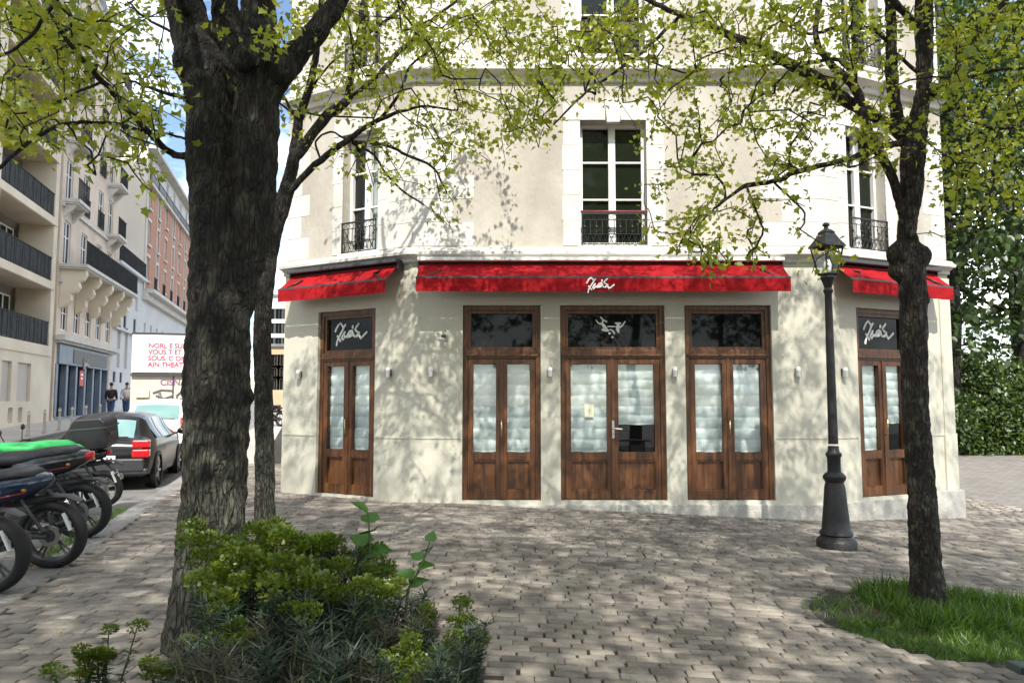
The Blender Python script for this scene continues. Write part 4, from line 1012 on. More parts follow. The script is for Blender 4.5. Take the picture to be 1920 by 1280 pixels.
def make_bike(name, label, cat, paint, accent, topcase=False, wr=.315, wheelw=.065, moto=True, light=True, platex=-.20, sh=.22, tz=0, fat=1.0, seatm=None, grp_='motorbikes parked with their rear wheels to the kerb'):
    o = thing(name, label, cat, (0,0,0), grp_)
    for x in (0, 1.38):
        mb = MB(); n = 36
        prof = [(wr-.075,-wheelw*.7),(wr-.05,-wheelw),(wr-.015,-wheelw*.8),(wr,-wheelw*.3),(wr,wheelw*.3),(wr-.015,wheelw*.8),(wr-.05,wheelw),(wr-.075,wheelw*.7)]
        mb.lathe(prof+[prof[0]], n, (x,0,wr), axis='y', cap=False); wh = mb.build('wheel', M['tyre'], o, smooth=True)
        mb = MB(); mb.lathe([(wr-.08,-.04),(wr-.07,-.045),(wr-.07,.045),(wr-.08,.04),(wr-.095,.03),(wr-.095,-.03),(wr-.08,-.04)], n, (x,0,wr), axis='y', cap=False)
        mb.lathe([(.05,-.06),(.06,-.04),(.06,.04),(.05,.06)], 14, (x,0,wr), axis='y')
        for q in range(5):
            a = q*2*math.pi/5+.3
            for da in (-.12,.12): mb.tube([(x+.05*math.cos(a),0,wr+.05*math.sin(a)),(x+(wr-.085)*math.cos(a+da),0,wr+(wr-.085)*math.sin(a+da))], .011, 5)
        mb.build('rim', M['dark'] if moto else M['rim'], wh, smooth='auto')
        mb = MB(); mb.lathe([(.06,.052),(.10,.052),(.10,.058),(.06,.058)], 20, (x,0,wr), axis='y', cap=False); mb.build('brake_disc', M['steel'], wh)
    mb = MB()      # frame, engine, swing arm
    for y in (-.085,.085): mb.tube([(0,y,wr),(.3,y,wr+.03),(.52,y*.8,.36)], [.022,.03,.03], 8); mb.tube([(.02,y*1.15,wr+.05),(.2,y*1.1,.68)], .018, 8); mb.tube([(1.38,y*.9,wr),(1.18,y*.9,.86)], .022, 8)
    mb.tube([(-.15,0,.66),(.5,0,.62),(.95,0,.72),(1.15,0,.88)], [.03,.05,.06,.04], 8); mb.tube([(.5,0,.6),(.5,0,.3),(1.0,0,.28),(1.12,0,.8)], .035, 8)
    mb.box(.5,.95,-.13,.13,.2,.52)
    mb.build('frame', M['dark'], o, bevel=.015)
    mb = MB(); hull(mb, [(.38,.33,.10,.05),(.55,.33,.13,.09),(.8,.38,.15,.14),(1.0,.40,.12,.12)]); mb.build('engine', M['dark'], o, smooth=True)
    T = lambda L_: [(x+sh, z+tz, a*fat, b*fat) for x,z,a,b in L_]
    mb = MB(); hull(mb, T([(-.36,.80,.02,.015),(-.30,.79,.08,.05),(-.15,.77,.13,.09),(.1,.74,.16,.11),(.35,.70,.15,.12),(.5,.64,.10,.10)])); mb.build('tail_fairing', paint, o, smooth=True)
    mb = MB(); hull(mb, [(.62,.70,.09,.08),(.75,.80,.16,.14),(.95,.84,.17,.15),(1.12,.84,.12,.11),(1.18,.84,.05,.05)]); mb.build('tank' if moto else 'leg_shield', paint, o, smooth=True)
    mb = MB(); hull(mb, T([(-.25,.86,.07,.02),(-.15,.875,.12,.035),(.1,.86,.14,.045),(.3,.83,.15,.05),(.55,.84,.12,.05),(.66,.87,.06,.02)])); mb.build('seat', seatm or M['seatv'], o, smooth=True)
    mb = MB(); mb.tube([(-.30+sh,0,.735+tz),(-.1+sh,.02,.70+tz),(.35,.12,.62)], [.012,.014,.014], 6); mb.tube([(-.2+sh,.13*fat,.72+tz),(.3+sh,.155*fat,.66+tz)], .010, 5); mb.tube([(-.2+sh,-.13*fat,.72+tz),(.3+sh,-.155*fat,.66+tz)], .010, 5); mb.build('accent_trim', accent, o, smooth=True)
    if light:
        mb = MB(); hull(mb, T([(-.375,.80,.03,.02),(-.36,.80,.055,.03),(-.31,.795,.06,.035)])); mb.build('tail_light', M['redlens'], o, smooth=True)
    mb = MB(); mb.tube([(.0,0,.72),(platex,0,.50)], .02, 6); hull(mb, [(-.30,.60,.045,.01),(-.2,.66,.06,.012),(.0,.675,.065,.012)]); mb.build('mudguard', M['black'], o)
    mb = MB(); mb.hexa([(platex-.02,-.11,.36),(platex-.02,.11,.36),(platex-.012,.11,.36),(platex-.012,-.11,.36),(platex+.03,-.11,.52),(platex+.03,.11,.52),(platex+.038,.11,.52),(platex+.038,-.11,.52)]); p_ = mb.build('number_plate', M['plate'], o)
    mb = MB()
    for r_ in (0,1):
        for i in range(4): y = -.065+.037*i; z = .385+.065*r_; xx = platex-.0235+.36*(z-.36); mb.box(xx-.004,xx+.002,y-.004,y+.01,z-.015,z+.03)
    mb.build('plate_characters', M['platetxt'], p_)
    mb = MB(); mb.tube([(.75,-.17,.25),(.35,-.19,.27),(.05,-.2,.33),(-.2,-.2,.40)], [.03,.04,.05,.045], 12); mb.build('exhaust', M['dark'] if moto else M['steel'], o, smooth='auto')
    mb = MB(); mb.tube([(1.1,-.36,1.02),(1.12,-.2,1.05),(1.17,0,.98),(1.12,.2,1.05),(1.1,.36,1.02)], .013, 8); mb.tube([(1.1,-.4,1.02),(1.09,-.28,1.035)], .02, 8); mb.tube([(1.1,.4,1.02),(1.09,.28,1.035)], .02, 8); mb.build('handlebar', M['black'], o, smooth=True)
    for s_ in (1,-1):
        mb = MB(); mb.tube([(1.14,s_*.22,1.05),(1.16,s_*.30,1.2)], .007, 5); mb.ball((1.16,s_*.32,1.23), .055, 8, (.35,1.2,.8)); mb.build('mirror', M['black'], o, smooth=True)
        mb = MB(); mb.ball((-.18+sh,s_*.12*fat,.74+tz), .026, 6, (1,.8,.7)); mb.build('indicator', mat('indicator_lens_%s%d' % (name, s_), (.35,.16,.03), .3), o, smooth=True)
    mb = MB(); hull(mb, [(1.12,.86,.06,.06),(1.25,.88,.11,.11),(1.34,.88,.09,.09),(1.37,.88,.04,.04)]); mb.build('headlight', M['glossblack'], o, smooth=True)
    if topcase:
        mb = MB(); z0_ = .90
        mb.prism([(-.20,.04),(-.14,-.03),(.22,-.03),(.28,.05),(.28,.36),(.21,.43),(-.13,.43),(-.20,.36)], lambda u,z,o_: Vector((u, -.23+.46*o_, z0_+z)), 0, 1); tc_ = mb.build('top_case', M['seatv'], o, bevel=.03)
        mb = MB(); mb.box(-.215,-.195,-.12,.12,z0_+.16,z0_+.2); mb.box(-.208,.288,-.237,.237,z0_+.27,z0_+.29); mb.build('case_trim', M['dark'], tc_)
        mb = MB(); mb.box(0,.35,-.1,.1,.78,.9); mb.build('rack', M['dark'], o)
    mb = MB(); mb.tube([(.55,.12,.3),(.5,.26,.02)], .012, 6); mb.build('side_stand', M['dark'], o)
    return o
def put(o, px, py, yaw_off=0, lean=R(-6), wr=.315):
    # rear wheel contact at pixel
    d = ray(px, py); k = 1
    z = 0
    for _ in range(20):
        k = (z-CZ)/d.z; z = H(d.x*k, d.y*k)
    o.location = (d.x*k, d.y*k, z); o.rotation_euler = (lean, R(4.5), math.atan2(SN.y, SN.x)+yaw_off)
    return o
b_ = make_bike('motorbike', 'motorbike with a black seat, bare swing arm and large rear wheel nearest the paving', 'motorbike', M['navy'], M['maroon'], sh=.30, fat=1.35, tz=.03, light=False); put(b_, 104, 1064, R(-14))
b_ = make_bike('motorbike', 'black motorbike with dark red trim and a red tail light, behind the large rear wheel', 'motorbike', M['glossblack'], M['maroon'], wheelw=.085, tz=.13, fat=1.45, sh=.20); put(b_, 158, 1008, R(-10))
b_ = make_bike('scooter', 'scooter with a big black top case parked closest to the black car', 'scooter', M['glossblack'], M['dark'], topcase=True, wr=.27, moto=False); put(b_, 196, 950, R(-8))
b_ = make_bike('motorbike', 'navy blue motorbike cut off by the left edge of the photo', 'motorbike', M['navy'], M['dark'], wheelw=.08, sh=.24, fat=1.3, light=False); put(b_, -14, 1112, R(-12))
b_ = make_bike('scooter', 'bright green scooter standing beyond the motorbikes', 'scooter', M['green'], M['green'], wr=.25, moto=False, light=False, fat=1.45, tz=.20, sh=.05, seatm=M['green']); p = spot(3.3, 11.7); b_.location = p; b_.rotation_euler = (R(-5),0,math.atan2(SN.y,SN.x)+R(14))
b_ = make_bike('scooter', 'dark scooter parked on the far side of the street at the left edge', 'scooter', M['glossblack'], M['steel'], wr=.25, moto=False, light=False, grp_=None); p = spot(7.7, 19.3); b_.location = p; b_.rotation_euler = (R(-5),0,yawS+R(25))
b_ = make_bike('motorbike', 'small distant motorbike beside the restaurant corner at the end of the street', 'motorbike', M['glossblack'], M['steel'], grp_=None); b_.location = spot(3.0, 34); b_.rotation_euler = (R(-5),0,yawS+R(40)); b_.location = (P(527,757,32).x, 32, H(P(527,757,32).x,32)); 
# ------------------------------------------------------------------ people far down the pavement
M['skin'] = mat('skin', (.45,.27,.18), .6); M['denim'] = mat('blue_denim', (.05,.09,.20), .8); M['hair'] = mat('dark_hair', (.02,.015,.012), .6)
M['blackcloth'] = mat('black_cloth', (.018,.018,.022), .8); M['whitecloth'] = mat('white_cloth', (.72,.68,.68), .8)
def person(label, loc, yaw, top, legs, jacket=None, stride=.18, bag=None):
    o = thing('person', label, 'person', (0,0,0))
    def skin(name, verts, edges, radii, m, root=0):
        me = bpy.data.meshes.new(name); me.from_pydata(verts, edges, []); ob = bpy.data.objects.new(name, me); C.objects.link(ob); ob.parent = o
        sk = ob.modifiers.new('skin', 'SKIN'); sk.use_smooth_shade = True
        for i, r_ in enumerate(radii): me.skin_vertices[0].data[i].radius = (r_, r_)
        me.skin_vertices[0].data[root].use_root = True
        su = ob.modifiers.new('sub', 'SUBSURF'); su.levels = 1; su.render_levels = 1; me.materials.append(m); return ob
    s = stride
    V = [(0,0,.95),(0,0,1.15),(0,0,1.38),(0,0,1.50),(.01,0,1.60),(.015,0,1.69),
         (0,.09,.88),(s*.6,.10,.50),(s,.10,.09),(s+.14,.10,.04),(0,-.09,.88),(-.02,-.10,.50),(-s-.12,-.10,.12),(-s,-.10,.04),
         (0,.19,1.40),(-.05,.23,1.13),(.08,.24,.90),(.12,.24,.82),(0,-.19,1.40),(.04,-.23,1.13),(.2,-.23,.95),(.25,-.22,.88)]
    E = [(0,1),(1,2),(2,3),(3,4),(4,5),(0,6),(6,7),(7,8),(8,9),(0,10),(10,11),(11,12),(12,13),(2,14),(14,15),(15,16),(16,17),(2,18),(18,19),(19,20),(20,21)]
    Rr = [.13,.12,.12,.055,.075,.085,.085,.06,.045,.04,.085,.06,.045,.04,.06,.045,.035,.03,.06,.045,.035,.03]
    skin('body', V, E, Rr, M['skin'])
    skin('trousers', [(0,0,1.0),(0,.09,.88),(s*.6,.10,.50),(s,.10,.12),(0,-.09,.88),(-.02,-.10,.50),(-s-.11,-.10,.15)], [(0,1),(1,2),(2,3),(0,4),(4,5),(5,6)], [.17,.12,.09,.07,.12,.09,.07], legs)
    skin('top', [(0,0,.93),(0,0,1.2),(0,0,1.40),(0,.19,1.41),(-.05,.23,1.13),(.07,.24,.93),(0,-.19,1.41),(.04,-.23,1.13),(.18,-.23,.97)], [(0,1),(1,2),(2,3),(3,4),(4,5),(2,6),(6,7),(7,8)], [.19,.175,.165,.085,.07,.06,.085,.07,.06], top)
    mb = MB(); mb.ball((-.015,0,1.715), .10, 10, (1,.9,1)); mb.build('hair', M['hair'], o, smooth=True)
    o.location = loc; o.rotation_euler = (0,0,yaw); return o
def pspot(px, n):
    s = s_at(px, 750, n); return spot(n, s, 0)
person('person walking in a dark top and blue jeans in front of the grey-white house', pspot(208, 9.6), yawS, M['blackcloth'], M['denim'])
person('person in a white top and jeans walking beside the one in a dark top', pspot(237, 9.2), yawS+R(180), M['whitecloth'], M['denim'])
person('person in a dark jacket just behind the one in a white top', pspot(247, 9.9), yawS, M['blackcloth'], M['blackcloth'], stride=.1)
# ------------------------------------------------------------------ trees
def cracks(m):
    t = m.node_tree; b = t.nodes['Principled BSDF']; l = t.links.new; src = b.inputs['Base Color'].links[0].from_socket
    c = t.nodes.new('ShaderNodeTexCoord'); mp_ = t.nodes.new('ShaderNodeMapping'); mp_.inputs['Scale'].default_value = (1,1,.22)
    n = t.nodes.new('ShaderNodeTexNoise'); n.inputs['Scale'].default_value = 5; n.inputs['Detail'].default_value = 4
    ad = t.nodes.new('ShaderNodeMix'); ad.data_type = 'VECTOR'; ad.inputs[0].default_value = .12
    v = t.nodes.new('ShaderNodeTexVoronoi'); v.feature = 'DISTANCE_TO_EDGE'; v.inputs['Scale'].default_value = 36
    l(c.outputs['Object'], mp_.inputs[0]); l(mp_.outputs[0], n.inputs['Vector']); l(mp_.outputs[0], ad.inputs[4]); l(n.outputs['Color'], ad.inputs[5]); l(ad.outputs[1], v.inputs['Vector'])
    r = t.nodes.new('ShaderNodeMapRange'); r.inputs[1].default_value = 0; r.inputs[2].default_value = .16; r.inputs[3].default_value = .25; r.inputs[4].default_value = 1; l(v.outputs['Distance'], r.inputs[0])
    x = t.nodes.new('ShaderNodeMix'); x.data_type = 'RGBA'; x.blend_type = 'MULTIPLY'; x.inputs[0].default_value = 1; l(src, x.inputs[6]); l(r.outputs[0], x.inputs[7]); l(x.outputs[2], b.inputs['Base Color'])
    b0 = [q for q in t.nodes if q.type == 'BUMP'][0]; b2 = t.nodes.new('ShaderNodeBump'); b2.inputs['Distance'].default_value = .018; l(r.outputs[0], b2.inputs['Height']); l(b0.outputs[0], b2.inputs['Normal']); l(b2.outputs[0], b.inputs['Normal'])
def barkmat(name, c1, c2, moss=None):
    m = mat(name, c1, .92, col2=c2, scale=13, stretch=(1,1,.30), bump=.10, bscale=24, detail=14)
    if moss:
        t = m.node_tree; b = t.nodes['Principled BSDF']; l = t.links.new; src = b.inputs['Base Color'].links[0].from_socket
        n = t.nodes.new('ShaderNodeTexNoise'); n.inputs['Scale'].default_value = 11; n.inputs['Detail'].default_value = 8
        c = t.nodes.new('ShaderNodeTexCoord'); l(c.outputs['Object'], n.inputs['Vector'])
        r = t.nodes.new('ShaderNodeValToRGB'); r.color_ramp.elements[0].position = .52; r.color_ramp.elements[1].position = .64
        mxx = t.nodes.new('ShaderNodeMix'); mxx.data_type = 'RGBA'; mxx.inputs[7].default_value = (*moss, 1)
        l(n.outputs['Fac'], r.inputs[0]); l(r.outputs[0], mxx.inputs[0]); l(src, mxx.inputs[6]); l(mxx.outputs[2], b.inputs['Base Color'])
    return m
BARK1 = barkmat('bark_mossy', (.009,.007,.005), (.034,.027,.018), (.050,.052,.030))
def sunlit_foot(m, col, ztop):
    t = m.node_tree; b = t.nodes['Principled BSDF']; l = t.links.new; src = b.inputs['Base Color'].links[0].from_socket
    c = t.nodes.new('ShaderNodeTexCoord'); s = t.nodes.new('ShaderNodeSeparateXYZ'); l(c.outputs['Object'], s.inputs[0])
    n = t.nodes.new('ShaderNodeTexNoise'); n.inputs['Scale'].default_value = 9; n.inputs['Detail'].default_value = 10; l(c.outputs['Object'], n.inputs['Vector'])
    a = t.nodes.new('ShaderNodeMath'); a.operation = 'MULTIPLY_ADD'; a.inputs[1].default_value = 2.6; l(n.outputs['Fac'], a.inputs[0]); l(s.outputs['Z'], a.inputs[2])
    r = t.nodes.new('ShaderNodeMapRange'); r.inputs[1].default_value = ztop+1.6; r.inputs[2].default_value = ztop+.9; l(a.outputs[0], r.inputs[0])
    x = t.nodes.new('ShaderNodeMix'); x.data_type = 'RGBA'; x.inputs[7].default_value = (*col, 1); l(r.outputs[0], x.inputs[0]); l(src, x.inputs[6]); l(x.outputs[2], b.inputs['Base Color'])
sunlit_foot(BARK1, (.115,.112,.078), 1.15)      # sunlight on the big trunk's foot, painted in as a lighter grey-green
BARK2 = barkmat('bark_brown', (.014,.010,.0075), (.055,.043,.031), (.105,.098,.072))
cracks(BARK1); cracks(BARK2)
LEAF = leafmat('young_maple_leaf', (.20,.275,.022), (.42,.44,.05), .55, (1.15,1.1,.55))
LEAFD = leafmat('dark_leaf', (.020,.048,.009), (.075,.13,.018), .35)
LEAFM = leafmat('mid_leaf', (.07,.13,.02), (.17,.24,.035), .4)
def PD(px, py, D):      # point at depth D (world Y)
    return P(px, py, D)
def limb_pts(l):
    """(px,py,D,width px) -> smooth world points with radii"""
    p = [PD(a,b,c) for a,b,c,_ in l]; r_ = [w_*c/F/2 for _,_,c,w_ in l]
    if len(p) < 3: return p, r_
    P_, R_ = [], []
    for i in range(len(p)-1):
        p0, p1, p2, p3 = p[max(i-1,0)], p[i], p[i+1], p[min(i+2,len(p)-1)]
        for k in range(4):
            t = k/4
            P_.append(.5*((2*p1)+(p2-p0)*t+(2*p0-5*p1+4*p2-p3)*t*t+(3*p1-p0-3*p2+p3)*t**3)); R_.append(r_[i]*(1-t)+r_[i+1]*t)
    P_.append(p[-1]); R_.append(r_[-1]); return P_, R_
def grow(nodes, targets, maxn=9e9):
    """attach every target to the nearest node of the growing skeleton; returns segments with radii"""
    nodes = [np.array(n) for n in nodes]; n0 = len(nodes)
    T = np.array(targets); base = np.array(nodes)
    d0 = np.array([np.min(np.sum((base-t)**2, 1)) for t in T]); order = np.argsort(d0)
    arr = np.zeros((len(nodes)+len(T)*2, 3)); arr[:n0] = base; cnt = n0; parent = {}; tips = []
    for i in order:
        t = T[i]; dd = np.sum((arr[:cnt]-t)**2, 1)
        # prefer points that lie nearer the trunk (lower) so that twigs sweep outwards
        j = int(np.argmin(dd)); a = arr[j]; Ls = math.sqrt(dd[j])
        mid = a*.45+t*.55 + rng.normal(0, .10*Ls+.005, 3); mid[2] += .06*Ls
        arr[cnt] = mid; parent[cnt] = j; arr[cnt+1] = t; parent[cnt+1] = cnt; tips.append(cnt+1); cnt += 2
    desc = np.zeros(cnt)
    for tnode in tips: desc[tnode] += 1
    for k in range(cnt-1, n0-1, -1): desc[parent[k]] += desc[k]
    return arr, parent, desc, tips, n0, cnt
def tree(name, label, loc, trunk_limbs, limbs, targets, bark, leafm, leafsize=.065, per=7, spread=.16, knobs=(), voxel=.017, group=None, extra_nodes=(), tpl=LOBED, rbase=.0022, droop=-.35, disp=.04, tw_=1.0):
    o = thing(name, label, 'tree', loc, group)
    nodes = []
    mb = MB()
    for l in trunk_limbs:
        p, r_ = limb_pts(l); r_ = [q_*tw_ for q_ in r_]; mb.tube(p, r_, 18, jit=.05)
        nodes += [tuple(q) for q, rr in zip(p, r_) if q.z > 3.0]
    for (px, py, D, r_) in knobs: mb.ball(PD(px,py,D), r_*D/F, 12, (1,.9,1.1))
    tr = mb.build('trunk', bark, o, smooth=True)
    if voxel:
        rm = tr.modifiers.new('merge', 'REMESH'); rm.mode = 'VOXEL'; rm.voxel_size = voxel; rm.use_smooth_shade = True
        sm = tr.modifiers.new('smooth', 'SMOOTH'); sm.factor = .5; sm.iterations = 3
        tx = bpy.data.textures.get('bark_clouds') or bpy.data.textures.new('bark_clouds', 'CLOUDS'); tx.noise_scale = .09; tx.noise_depth = 3
        dp = tr.modifiers.new('bark', 'DISPLACE'); dp.texture = tx; dp.strength = disp; dp.mid_level = .5
    mb = MB()
    for l in limbs:
        p, r_ = limb_pts(l); p = [q + Vector(rng.normal(0, .004, 3))*(1 if 0 < i < len(p)-1 else 0) for i, q in enumerate(p)]
        mb.tube(p, r_, 7, jit=.08); nodes += [tuple(q) for q in p]
    nodes += [tuple(q) for q in extra_nodes]
    arr, parent, desc, tips, n0, cnt = grow(nodes, targets)
    # twig tubes, vectorised
    ks = np.arange(n0, cnt); A = arr[[parent[k] for k in ks]]; B_ = arr[ks]; dsc = desc[ks]
    r1 = rbase+.0013*np.sqrt(dsc); r0_ = r1*1.15
    d = unit(B_-A); upv = np.tile(np.array([[.3,.2,1.]]), (len(d),1)); a_ = unit(np.cross(d, upv)); b_ = np.cross(a_, d)
    q = 4; V = np.zeros((len(ks), 2*q, 3))
    for k in range(q):
        c_, s_ = math.cos(2*math.pi*k/q), math.sin(2*math.pi*k/q)
        V[:,k] = A+(a_*c_+b_*s_)*r0_[:,None]; V[:,q+k] = B_+(a_*c_+b_*s_)*r1[:,None]
    fs = np.array([(k,(k+1)%q,(k+1)%q+q,k+q) for k in range(q)]).ravel()
    lo = mb.build('limbs', bark, o, smooth=True)
    tw = npmesh('twigs', V.reshape(-1,3), ((np.arange(len(ks))*2*q)[:,None]+fs[None,:]).ravel(), 4, bark, o)
    # leaves round the tips
    tp = arr[tips]; pd = unit(tp-arr[[parent[t_] for t_ in tips]])
    N = len(tp); k = rng.poisson(per, N)+2; idx = np.repeat(np.arange(N), k); M_ = len(idx)
    back = rng.random((M_,1))
    pos = tp[idx] - pd[idx]*back*spread*1.3 + rng.normal(0, spread*.42, (M_,3))*np.array([1,1,.6])
    ax = unit(rng.normal(0,1,(M_,3)) + pd[idx]*.8 + np.array([0,0,droop*1.6])); nr = unit(rng.normal(0,.55,(M_,3))+np.array([0,0,1.]))
    leaves('foliage', pos, ax, nr, (.45+.95*rng.random(M_)**1.3)*leafsize, tpl, leafm, o)
    return o
GRID = """8 8 7 4 3 1 3 4 5 7 8 5 3 5 7 7 6 6 6 6 4 3 6 8
9 8 5 2 2 1 3 4 4 7 8 5 3 6 6 6 6 7 5 5 4 3 7 7
6 7 5 3 3 1 2 4 5 6 7 6 6 7 6 4 4 6 5 4 4 3 7 7
6 5 5 6 4 1 2 4 5 6 6 4 6 6 5 4 4 4 5 4 4 3 6 6
7 6 5 5 3 0 2 3 4 5 5 4 6 4 3 4 4 5 4 3 3 2 5 4
7 6 4 3 2 0 2 3 4 4 4 3 6 1 0 3 5 5 5 3 4 2 5 4
5 5 4 3 1 0 0 1 2 4 3 3 5 0 0 3 4 3 3 2 4 1 5 5
1 2 3 4 0 0 0 1 0 4 3 2 0 0 0 2 4 2 3 2 3 1 6 5
0 1 3 2 0 0 0 0 1 3 3 0 0 0 0 1 4 3 2 0 1 1 5 4
0 0 1 0 0 0 0 0 0 1 4 0 0 0 0 2 4 3 1 0 0 0 4 3
0 0 0 0 0 0 0 0 0 0 2 0 0 0 0 3 4 2 1 0 0 0 3 2
0 0 0 0 0 0 0 0 0 0 0 0 0 0 0 2 4 2 2 1 0 0 2 1
0 0 0 0 0 0 0 0 0 0 0 0 0 0 0 1 1 3 1 2 0 0 0 0
0 0 0 0 0 0 0 0 0 0 0 0 0 0 0 0 0 1 0 0 0 0 0 0"""
GRID = [[int(v) for v in r_.split()] for r_ in GRID.splitlines()]
TL, TS, TR = [], [], []
KD = 1.2
for j, row in enumerate(GRID):
    for i, v in enumerate(row):
        for _ in range(rng.poisson(v*KD*(1.15 if v > 5 else .9 if v > 2 else .8))):
            px, py = (i+rng.random())*80, (j+rng.random())*40
            if px < 540: D = rng.uniform(3.7, 6.6); TL.append(PD(px,py,D))
            elif px < 1000: 
                if rng.random() < .25: TL.append(PD(px,py,rng.uniform(5,6.5)))
                else: TS.append(PD(px,py,rng.uniform(7.6,10.2)))
            else:
                D = rng.uniform(5.0, 7.6) if py < 430 else rng.uniform(5.6, 7.0); TR.append(PD(px,py,D))
def cloud(c, rad, n, keep=lambda p: True):
    out_ = []
    while len(out_) < n:
        v = rng.normal(0,1,3); v /= np.linalg.norm(v); v *= rng.random()**(1/2.4); p = Vector((c[0]+v[0]*rad[0], c[1]+v[1]*rad[1], c[2]+v[2]*rad[2]))
        if keep(p): out_.append(p)
    return out_
def above(p):      # above the top edge of the frame, or behind the camera
    if p.y < .3: return True
    k = (p.z-CZ)/p.y; return math.atan(k) > TILT+math.atan(660/1400) or abs(p.x/p.y) > .75
GAPS = [(v, rng.uniform(.2,.6)) for v in [np.array([rng.uniform(-8,10),rng.uniform(-8,11),rng.uniform(4,11)]) for _ in range(70)]]
BIG = [(np.array([rng.uniform(-11,13),rng.uniform(-7,3),rng.uniform(5,13)]), rng.uniform(.45,1.0)) for _ in range(75)]
def open_(p):
    q = np.array(p)
    for c, r_ in BIG:
        if np.sum((q-c)**2) < r_*r_: return False
    return above(p)
def airy(p):
    q = np.array(p)
    if p.z-(11.4-p.y)*1.07 > 3.5: return False
    for c, r_ in GAPS:
        if np.sum((q-c)**2) < r_*r_: return False
    return above(p)
TL += cloud((-2.3,4.4,8.0), (4.8,3.6,2.3), 1250, airy)
TR += cloud((3.9,5.6,8.1), (5.0,3.8,2.3), 1650, airy)
TS += cloud((-1.0,8.0,7.2), (3.2,2.1,1.5), 260, airy)
dL = 4.8
left_trunk = [
 [(380,1215,dL,150),(392,1060,dL,128),(403,880,dL,122),(406,720,dL,124),(412,580,dL,122),(412,450,dL,112),(398,330,dL,96),(392,220,dL,92),(385,150,dL,92),(368,90,dL+.05,86),(352,30,dL+.1,76),(338,-50,dL+.15,68),(315,-190,dL+.2,55)],
 [(436,700,dL+.02,60),(440,600,dL,62),(452,520,dL,72),(468,440,dL,88),(476,330,dL,90),(482,220,dL,90),(486,120,dL,82),(486,40,dL,72),(484,-60,dL,64),(480,-220,dL,52),(470,-380,dL,40)],
 [(425,210,dL+.12,80),(428,100,dL+.2,66),(422,10,dL+.3,56),(412,-90,dL+.4,48),(400,-260,dL+.6,38)],
 [(500,175,dL,66),(535,125,dL,58),(575,80,dL,48),(612,35,dL,42),(648,-25,dL,36),(700,-130,dL+.1,30)],
]
left_limbs = [
 [(372,294,dL,15),(340,293,dL,14),(314,284,dL,13),(283,252,dL-.1,12),(232,197,dL-.2,12),(194,154,dL-.3,11),(157,115,dL-.4,10),(115,59,dL-.5,8),(82,10,dL-.6,7),(50,-60,dL-.7,5)],
 [(283,252,dL-.1,9),(230,236,dL-.2,8),(164,230,dL-.4,7),(125,233,dL-.5,7),(82,249,dL-.7,8),(0,312,dL-.9,7),(-60,350,dL-1,6)],
 [(192,154,dL-.3,6),(148,171,dL-.2,5),(98,197,dL-.1,5),(66,210,dL,4)],
 [(365,193,dL,8),(320,178,dL,8),(279,164,dL+.1,6),(230,144,dL+.2,4),(180,120,dL+.3,3)],
 [(355,68,dL,7),(325,62,dL,6),(272,33,dL+.1,5),(243,5,dL+.2,4)],
 [(362,265,dL,6),(330,255,dL,5),(285,243,dL+.1,4)],
 [(108,-5,dL-1,8),(82,35,dL-1,8),(59,66,dL-1,7),(30,90,dL-1,6),(-10,110,dL-1,5)],
 [(352,30,dL,20),(300,-60,dL-.5,16),(200,-150,dL-1,12),(60,-260,dL-1.6,8)],
 [(484,-60,dL,20),(520,-200,dL+1,16),(560,-320,dL+2,10)],[(338,-50,dL,20),(300,-200,dL-1.3,14),(260,-420,dL-2.2,8)],
 [(648,-25,dL,18),(720,-80,dL+.8,12),(800,-120,dL+1.5,8)],
]
G1 = G(385,1190)
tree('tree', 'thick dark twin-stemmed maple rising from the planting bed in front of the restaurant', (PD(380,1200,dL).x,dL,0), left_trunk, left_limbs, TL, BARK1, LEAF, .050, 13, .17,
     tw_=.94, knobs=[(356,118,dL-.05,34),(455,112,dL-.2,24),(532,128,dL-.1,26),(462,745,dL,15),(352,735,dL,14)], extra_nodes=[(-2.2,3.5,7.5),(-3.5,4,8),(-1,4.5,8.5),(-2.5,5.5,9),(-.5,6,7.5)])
dS = 9.2
slim_trunk = [[(497,1000,dS,42),(496,860,dS,38),(494,720,dS,36),(492,610,dS,35),(502,500,dS,34),(514,430,dS,35),(529,385,dS,34),(545,325,dS,27),(556,265,dS,24),(560,225,dS,19),(578,170,dS-.2,16),(592,108,dS-.3,14),(600,20,dS-.4,11),(612,-80,dS-.5,9)]]
slim_limbs = [
 [(550,300,dS,20),(563,284,dS,20),(589,246,dS,20),(615,216,dS,21),(651,186,dS,16),(661,125,dS,12),(687,62,dS,12),(682,0,dS,9),(678,-60,dS,7)],
 [(655,185,dS,8),(700,150,dS,9),(738,108,dS+.2,11),(772,75,dS+.3,9),(825,26,dS+.5,6),(870,-10,dS+.6,5)],
 [(690,62,dS,8),(722,40,dS,7),(750,15,dS,6),(780,-30,dS,5)],
 [(532,374,dS,14),(560,340,dS-.1,13),(602,300,dS-.2,13),(648,266,dS-.3,12),(710,226,dS-.4,9),(759,207,dS-.4,6),(802,200,dS-.4,5),(858,207,dS-.4,3)],
 [(708,228,dS-.4,7),(749,177,dS-.4,6),(769,125,dS-.3,5),(812,92,dS-.2,4),(850,60,dS,3)],
 [(661,266,dS-.3,7),(723,272,dS-.5,6),(765,292,dS-.6,6),(812,314,dS-.6,5),(838,362,dS-.6,3)],
 [(660,268,dS-.3,5),(700,290,dS-.2,5),(724,325,dS-.2,4),(760,362,dS-.1,4),(795,384,dS,3)],
 [(602,300,dS-.2,5),(592,265,dS-.1,4),(620,247,dS,4),(648,262,dS,4)],
 [(560,225,dS,7),(545,205,dS,6),(533,180,dS,4)],[(575,180,dS,5),(620,120,dS-.2,4),(665,85,dS-.3,3)]]
